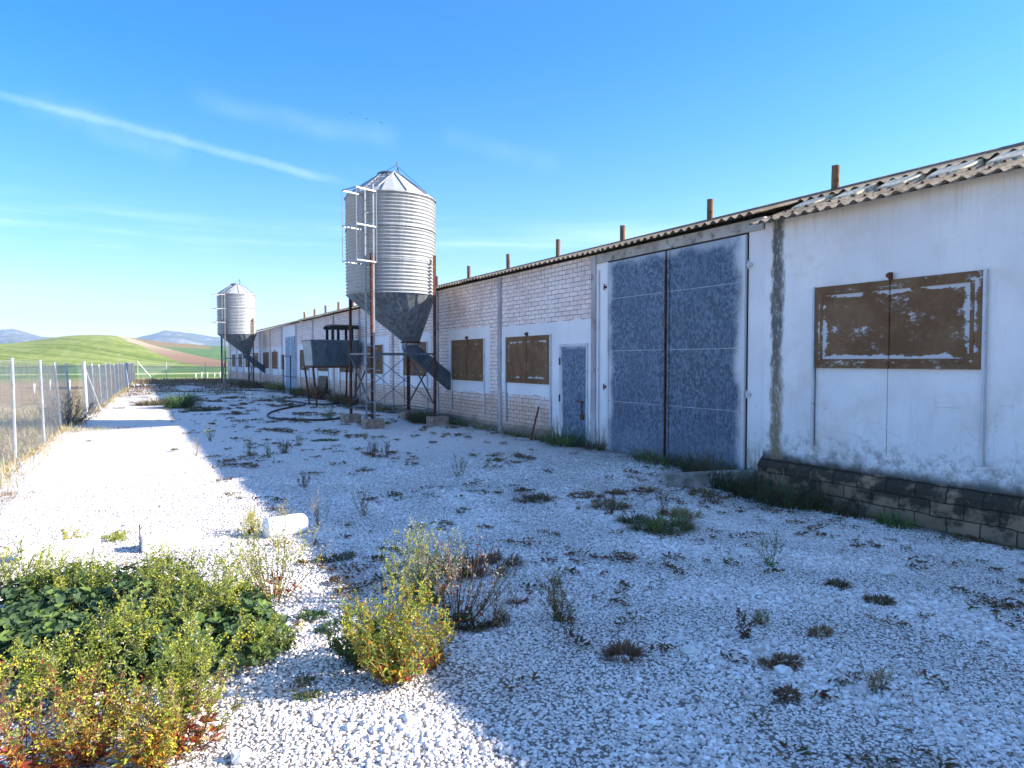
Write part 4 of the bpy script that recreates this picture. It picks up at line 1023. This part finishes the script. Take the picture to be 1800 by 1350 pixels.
TY={'yw':dict(leaves=(1,5,8),low=(8,2,5),heads=(7,),hp=.3,dens=1.0,stm=10),'dr':dict(leaves=(5,7),low=(8,5),heads=(7,),hp=.5,dens=.45,stm=10),
    'dk':dict(leaves=(8,2),low=(8,4),heads=(8,),hp=.2,dens=.7,stm=10),'gg':dict(leaves=(1,2,1),low=(2,1),heads=(7,),hp=.3,dens=.8)}
for k,(px,py,h,sp,n,ty,lab) in enumerate(SM):
    b0=gp(px,py); plant('yard_weed',lab,b0,*wiry(b0,h,sp,n,400+k,**TY[ty]),group=W_)
def mat_tuft(base,rx,ry,h,n,seed,mis,dr=.9,flat=.35,W=.007):
    r=random.Random(seed); mb=MB(); base=Vector(base)
    for k in range(n):
        a=r.uniform(0,6.283); q=math.sqrt(r.random()); p=base+Vector((math.cos(a)*q*rx,math.sin(a)*q*ry,-.01))
        if noise.noise(Vector((p.x*9+seed,p.y*9,seed)))<-.08 and ry<.3 and seed!=512: continue
        if -1.5<p.x<8.1 and p.y<64: p.z=yard_h(p.x,p.y)+(.012 if p.y<9 else -.01)*r.random()
        d=Vector((math.cos(a)*.9+r.uniform(-.6,.6),math.sin(a)*.9+r.uniform(-.6,.6),flat+r.random()))
        blade(mb,p,d,h*r.uniform(.5,1.2),W*r.uniform(.7,1.4),r.choice(mis),r,dr)
    return mb
TF=[(1165,930,.28,.16,.14,520,(2,1,8),'largest dark green tussock on the gravel before the kerb'),
    (1195,905,.20,.14,.12,330,(5,1,5),'tan tussock touching the back of the largest dark green one'),
    (1115,918,.14,.10,.10,240,(2,8),'dark tussock left of the largest dark green one'),
    (1030,872,.20,.12,.05,420,(5,10),'reddish brown mat of dry grass left of the other brown mats'),
    (1085,868,.16,.08,.05,260,(5,10),'small reddish brown mat behind the tussocks'),
    (1135,865,.18,.08,.05,260,(5,10),'reddish brown mat just before the end of the kerb'),
    (1232,870,.18,.10,.06,260,(5,10),'reddish brown mat under the middle of the kerb'),
    (940,880,.24,.12,.09,280,(2,8),'dark green ragged tussock far left of the brown mats'),
    (1072,893,.20,.12,.09,240,(8,2,5),'dark mixed tussock in the middle of the brown mats'),
    (1095,1155,.075,.05,.07,150,(10,8),'spiky red brown tuft alone in the lower middle of the shade'),
    (1372,1165,.10,.06,.045,300,(5,8,10),'brown domed mat of dried moss near the lower right'),
    (1440,1113,.08,.04,.03,120,(8,5),'thin flat brown tuft right of the narrow dry tuft'),
    (1545,1058,.08,.06,.045,150,(2,8,8),'dark green leafy cluster at the right hand side'),
    (1472,1030,.07,.05,.045,120,(2,8),'small green tuft above the dark leafy cluster'),
    (1385,1225,.09,.04,.04,120,(8,),'black brown flattened tuft at the lower right'),
    (905,1057,.07,.05,.05,110,(8,8,4),'black brown curled clump right of the seeded weed'),
    (835,1100,.16,.08,.07,360,(8,8,2),'dark ragged mat under the brown stemmed weed'),
    (830,1000,.36,.18,.11,620,(8,10,8),'wide dark brown brush lying behind the two big bushes'),
    (570,775,.32,.13,.08,560,(2,1,2),'long low green mat in front of the looped hose'),
    (548,1086,.07,.05,.05,90,(2,1),'small green tuft on sunlit gravel left of the big bushes'),
    (530,1200,.05,.03,.03,60,(2,5),'small green tuft on sunlit gravel, upper of two below the mallow corner'),
    (540,1227,.05,.025,.03,60,(1,5),'small yellow green tuft on sunlit gravel, lower of two below the mallow corner'),
    (590,1105,.09,.05,.04,130,(2,),'dark green flat tuft touching the shade left of the big bushes'),
    (585,985,.15,.08,.05,170,(8,2),'dark flat mat at the shade edge left of the grey green weed'),
    (1735,940,.45,.16,.05,500,(5,8,1),'brown grassy mat at the foot of the stone plinth at the right edge'),
    (318,716,.32,.30,1.0,600,(2,1,2),'waist high green shrub in the far shaded yard'),
    (275,712,.70,.5,.45,500,(8,5,2),'low brown scrub left of the waist high green shrub'),
    (360,722,.5,.3,.25,260,(2,8),'dark low weed right of the waist high green shrub')]
for k,(px,py,rx,ry,h,n,mis,lab) in enumerate(TF):
    if py>850: rx*=1.25; ry*=1.3; h*=1.45; n=int(n*1.8)
    o=mat_tuft(gp(px,py)+Vector((0,0,.01)),rx,ry,h,n,500+k,mis,W=.010 if py>850 else (.014 if py>740 else .03)).build('weed_tuft',LM); tag(o,lab,'weed','low weeds and tufts in the yard')
# weeds at the wall foot (position along the wall, reach, height)
WL=[(11.75,7.85,.42,.30,.75,420,(2,1,2),.5,'tall arching grass in front of the narrow metal door'),
    (11.0,8.0,.35,.16,.40,260,(2,8),.6,'dark weed between the narrow door and the big gate'),
    (9.0,7.90,.55,.25,.50,420,(2,1,8),.9,'arching grass clump at the gap between the two gate leaves'),
    (7.45,7.75,.65,.30,.48,900,(2,2,8),.6,'thick dark weeds behind the kerb below the right gate leaf'),
    (6.3,7.72,.60,.28,.42,800,(2,2,8),.6,'dark weeds growing up the left end of the stone plinth'),
    (5.55,7.85,.45,.14,.20,300,(2,8),.8,'low dark weeds in the middle of the stone plinth'),
    (4.75,7.85,.22,.12,.22,260,(2,1),.7,'small green clump against the stone plinth under the window'),
    (12.6,7.95,.55,.16,.28,420,(2,8,1),.7,'dark weeds left of the narrow door'),
    (13.9,7.95,.7,.15,.22,420,(2,1,8),.8,'low weeds at the wall under the scuffed shutter'),
    (15.6,7.95,.6,.16,.20,330,(2,5,1),.8,'low weeds at the wall between two shutters'),
    (17.2,7.9,.7,.15,.18,300,(2,1),.8,'low weeds at the wall right of the silo chute'),
    (18.3,7.5,.8,.5,.38,900,(2,2,8),.7,'dark green weeds under the near silo'),
    (20.3,7.9,.8,.3,.35,420,(2,8,5),.7,'weeds at the wall just behind the near silo'),
    (23.5,7.8,1.4,.3,.35,520,(8,2,5),.7,'brown weeds at the wall behind the silo legs'),
    (28.5,7.8,1.6,.3,.6,600,(8,5,2),.6,'tall brown weeds at the wall behind the metal bin'),
    (32.5,7.8,1.2,.35,.9,600,(5,8,8),.5,'tallest dry brown weeds against the leaning board'),
    (36.6,7.8,1.4,.35,.6,520,(2,8,1),.6,'green brown weeds at the wall before the far gate'),
    (43.5,7.8,1.6,.4,.7,600,(2,5,1),.6,'weeds at the wall beyond the far gate'),
    (48.0,7.3,2.0,.9,.6,900,(8,2,8),.6,'dark weeds under and before the far silo'),
    (55.0,7.3,3.0,.8,.6,700,(2,8,5),.6,'dark weeds along the wall beyond the far silo')]
for k,(y,x,ry,rx,h,n,mis,dr,lab) in enumerate(WL):
    z=yard_h(x,y) if y<64 else 0
    if 8<y<16: h*=.8; n=int(n*.6)
    o=mat_tuft((x,y,z),rx,ry,h,n,700+k,mis,dr,flat=.7,W=.012 if y<18 else (.02 if y<26 else .035)).build('wall_weed',LM); tag(o,lab,'weed','weeds along the foot of the wall')
# dry grass along the fence, scrub at the yard end, leaf litter : uncountable stuff
r=random.Random(5); mb=MB()
def land0(x,y): return -.05
for k in range(26000):
    y=9+54*(r.random()**1.7); fx=fence_x(max(y,14.5)); x=fx+.12-abs(r.gauss(0,1.5))*(1 if y<30 else .6)
    if r.random()<.05: x=fx+r.uniform(0,.35)
    L=r.uniform(.12,.34)*(1.5 if r.random()<.12 else 1); w=.006+.0006*y
    blade(mb,Vector((x,y,-.06)),Vector((r.uniform(-.9,.9),r.uniform(-.9,.9),r.uniform(.3,1.4))),L,w,r.choice((5,7,11,11,11,0,5,11)),r,.65)
tag(mb.build('dry_grass',LM),'pale dry grass standing along the chain link fence','grass',kind='stuff')
mb=MB()
for k in range(9000):
    x=r.uniform(-.2,8); y=r.gauss(61,6.5) if r.random()<.65 else r.uniform(38,70)
    nz=noise.noise(Vector((x*.25,y*.13,7)))
    if nz<-.02 and y<60: continue
    blade(mb,Vector((x,min(y,72),-.05)),Vector((r.uniform(-.9,.9),r.uniform(-.9,.9),r.uniform(.4,1.3))),r.uniform(.15,.45),.05,r.choice((8,8,2,5,8)),r,.6)
tag(mb.build('scrub',LM),'dark low scrub covering the far end of the yard','scrub',kind='stuff')
mb=MB()
for k in range(1500):
    for _ in range(40):
        y=1.5+34*r.random()**1.5; x=r.uniform(-1.4,8)
        if r.random()<max(.07,min(1,(noise.noise(Vector((x*.8,y*.5,3)))-.0)*2.5))*(1 if x>1.2 else .05): break
    R0=r.choice((.015,.02,.03,.045,.06))*(1+.05*y); c=Vector((x,y,yard_h(x,y)+.014)); el=r.uniform(1,2); ea=r.uniform(0,3.14)
    for q in range(int(5+R0*220)):
        a=r.uniform(0,6.283); t=r.random()**.7*R0; o_=Vector((math.cos(a)*t*el,math.sin(a)*t,0)); o_=Vector((o_.x*math.cos(ea)-o_.y*math.sin(ea),o_.x*math.sin(ea)+o_.y*math.cos(ea),r.uniform(0,.012)))
        leaf(mb,c+o_,Vector((math.cos(a),math.sin(a),r.uniform(0,.8))),R0*r.uniform(.35,.8)+.006,(.005+R0*.17),r.choice((8,8,8,10,5,2)) if x>1.1 else r.choice((5,5,1,8)),r)
tag(mb.build('leaf_litter',LM),'small brown dead leaves and sprouts scattered over the gravel','litter',kind='stuff')
# dry brush by the thick fence post
p=Vector((-1.5,22.3,-.03)); plant('dry_brush','tangled dry brush growing through the fence beside its thick dark post',p,*wiry(p,.95,.95,60,31,leaves=(5,7,8),low=(8,5),heads=(7,),dens=.6,ls=.05,stm=10))
o=mat_tuft((-1.15,20.3,-.02),.9,.45,.22,500,32,(5,5,7,0),.9).build('straw_clump',LM); tag(o,'golden straw clump spilling from the fence onto the sunlit gravel','weed')
o=mat_tuft((gp(10,875).x,gp(10,875).y,0),.45,.35,.05,700,33,(5,5,8),.9).build('straw_mat',LM); tag(o,'flat patch of dead straw on the sunlit gravel at the left edge','weed')

# ---------------------------------------------------------------- loose things on the gravel
def drum():
    a=gp(466,944); d=Vector((.94,.12,0)).normalized(); b=MB(); rr_=.105; z=Vector((0,0,rr_-.02)); L=.42
    pr=[(0,.085),(.012,.10),(.03,rr_),(L-.07,rr_),(L-.03,rr_*.93),(L-.008,rr_*.7),(L,.04)]
    side=Vector((-d.y,d.x,0)); n=24; base=len(b.v)
    for t,q in pr:
        for k in range(n):
            u=6.2832*k/n; cx=abs(math.cos(u))**.75*math.copysign(1,math.cos(u)); sx=abs(math.sin(u))**.75*math.copysign(1,math.sin(u))
            b.v.append(tuple(a+z+d*t+side*q*cx+Vector((0,0,q*sx))))
    for i in range(len(pr)-1):
        for k in range(n): b.f.append((base+i*n+k,base+(i+1)*n+k,base+(i+1)*n+(k+1)%n,base+i*n+(k+1)%n)); b.mi.append(0)
    b.f.append(tuple(base+k for k in range(n))); b.f.append(tuple(base+(len(pr)-1)*n+k for k in range(n))[::-1]); b.mi+=[0,0]
    return tag(b.build('white_drum',M['whiteplastic'],smooth=True),'white rounded drum lying on the gravel at the edge of the shade','drum')
drum()
def block(px,py,L,H,Wd,label):
    a=gp(px,py); d=Vector((.995,.1,0)); n=Vector((-.1,.995,0)); U=Vector((0,0,1)); b=MB(); lo=a-U*.08
    b.hexa([lo,lo+d*L,lo+d*L+n*Wd,lo+n*Wd,a+U*H,a+d*L+U*H*.93,a+d*L+n*Wd+U*H*.93,a+n*Wd+U*H])
    return tag(b.build('masonry_block',M['whitemasonry'],bevel=.012),label,'block','white blocks on the sunlit gravel')
block(250,973,.50,.14,.16,'white masonry block with a thin rod at its left end, half buried behind the mallow')
block(30,990,.62,.13,.16,'white masonry block near the left edge, half buried behind the mallow')
a=gp(249,972); b=MB(); b.tube([a+Vector((-.012,.01,-.02)),a+Vector((-.012,.015,.26))],.006,6); tag(b.build('thin_rod',M['rust'],None),'thin upright rod at the end of the half buried white block','rod')
for k,(px,py,s) in enumerate(((1210,1148,.05),(425,1335,.05),(1555,1010,.045),(1375,1182,.05))):
    a=gp(px,py); b=MB(); rr_=random.Random(k)
    b.lathe([(0,-.01),(s*.8,0),(s,s*.35),(s*.7,s*.75),(0,s*.85)],7,(a.x,a.y)); b.v=[(v[0]+rr_.uniform(-s,s)*.2,v[1]+rr_.uniform(-s,s)*.2,v[2]+a.z+rr_.uniform(-s,s)*.1) for v in b.v]
    tag(b.build('stone',M['whitemasonry'],None),['fist sized white stone in the lower middle of the shaded gravel','fist sized white stone at the bottom edge right of the rusty weeds','pale stone left of the brown mat near the plinth','grey stone just below the brown domed moss'][k],'stone','larger stones on the gravel')
# birds
for k,(px,py) in enumerate(((617,199),(645,209),(670,216))):
    c=Vector((0,0,EYE))+raydir(px,py)*110; b=MB(); s=.20
    b.tube([c+Vector((0,-.16,0)),c+Vector((0,-.05,0)),c+Vector((0,.08,0)),c+Vector((0,.2,0))],[.01,.05,.045,.01],6)
    for sg in (-1,1):
        b.hexa([c+Vector((0,-.06,-.006)),c+Vector((sg*s,-.02,.08)),c+Vector((sg*s,.05,.08)),c+Vector((0,.07,-.006)),c+Vector((0,-.06,.006)),c+Vector((sg*s,-.02,.09)),c+Vector((sg*s,.05,.09)),c+Vector((0,.07,.006))])
        b.hexa([c+Vector((sg*s,-.02,.08)),c+Vector((sg*s*2.1,.05,.02)),c+Vector((sg*s*2.1,.07,.02)),c+Vector((sg*s,.05,.08)),c+Vector((sg*s,-.02,.088)),c+Vector((sg*s*2.1,.05,.026)),c+Vector((sg*s*2.1,.07,.026)),c+Vector((sg*s,.05,.088))])
    tag(b.build('bird',M['birdblack'],None),['small dark bird in flight, left one of three above the near silo','small dark bird in flight, middle one of three above the near silo','small dark bird in flight, right one of three above the near silo'][k],'bird','birds flying over')

# ---------------------------------------------------------------- limestone chips (real stones near the camera)
rs=np.random.RandomState(3)
NC=430000
dep=2.2+10.8*rs.rand(NC)**1.0; lat=(rs.rand(NC)*2-1)*(dep*.82+.4)
keep=rs.rand(NC)<np.clip(dep/7,0.3,1)*np.clip((13-dep)/5,0,1); dep=dep[keep]; lat=lat[keep]
X=dep*math.sin(YAW)+lat*math.cos(YAW); Y=dep*math.cos(YAW)-lat*math.sin(YAW)
k=(X<7.95)&(X>-1.3); X=X[k]; Y=Y[k]; dep=dep[k]; n=len(X)
Zg=np.array([yard_h(float(a),float(c)) for a,c in zip(X,Y)])
size=.0042+.0058*rs.rand(n)**1.9; big=rs.rand(n)<.018; size[big]*=1.8
clus=np.array([noise.noise(Vector((float(a)*1.3+float(c)*.5,float(c)*.9-float(a)*.2,9))) for a,c in zip(X,Y)]); size*=1+1.3*np.clip(clus,-.25,.7)+.03*np.clip(dep-5,0,8)
cube=np.array([(-1,-1,-1),(1,-1,-1),(1,1,-1),(-1,1,-1),(-1,-1,1),(1,-1,1),(1,1,1),(-1,1,1)],float)
V=cube[None]*(.75+.5*rs.rand(n,8,3)); V[:,4:,:2]*=.35+.5*rs.rand(n,1,1)
sc3=np.stack([size*(.8+.8*rs.rand(n)),size*(.7+.5*rs.rand(n)),size*(.4+.4*rs.rand(n))],1); V*=sc3[:,None,:]
th=rs.rand(n)*6.283; tl=rs.randn(n)*.55; c_,s_=np.cos(tl),np.sin(tl)
y_=V[...,1]*c_[:,None]-V[...,2]*s_[:,None]; z_=V[...,1]*s_[:,None]+V[...,2]*c_[:,None]
c_,s_=np.cos(th),np.sin(th); x2=V[...,0]*c_[:,None]-y_*s_[:,None]; y2=V[...,0]*s_[:,None]+y_*c_[:,None]
P=np.stack([x2+X[:,None],y2+Y[:,None],z_+(Zg+size*.10)[:,None]],-1).reshape(-1,3)
F0=np.array([(3,2,1,0),(4,5,6,7),(0,1,5,4),(1,2,6,5),(2,3,7,6),(3,0,4,7)])
Fs=(F0[None]+8*np.arange(n)[:,None,None]).reshape(-1)
me=bpy.data.meshes.new('limestone_chips'); me.vertices.add(len(P)); me.vertices.foreach_set('co',P.ravel()); nf=n*6
me.loops.add(nf*4); me.loops.foreach_set('vertex_index',Fs.astype(np.int32)); me.polygons.add(nf); me.polygons.foreach_set('loop_start',np.arange(0,nf*4,4,dtype=np.int32))
me.update(calc_edges=True); at=me.attributes.new('tint','FLOAT','POINT'); at.data.foreach_set('value',np.repeat(rs.rand(n)**.9,8).astype(np.float32))
me.materials.append(M['chip']); o=bpy.data.objects.new('limestone_chips',me); C.objects.link(o); tag(o,'loose white limestone chips covering the near yard','gravel',kind='stuff')

# ---------------------------------------------------------------- haze
m=bpy.data.materials.new('air'); m.use_nodes=True; nt=m.node_tree
for nd in list(nt.nodes):
    if nd.type=='BSDF_PRINCIPLED': nt.nodes.remove(nd)
pv=nt.nodes.new('ShaderNodeVolumePrincipled'); pv.inputs['Color'].default_value=(.55,.76,1,1); pv.inputs['Density'].default_value=.00036; pv.inputs['Anisotropy'].default_value=.2
nt.links.new(pv.outputs[0],nt.nodes['Material Output'].inputs['Volume'])
b=MB(); b.box(-1560,1560,-260,3300,-20,190); hz=b.build('haze',m); tag(hz,'thin pale haze over the distant hills','haze',kind='stuff')
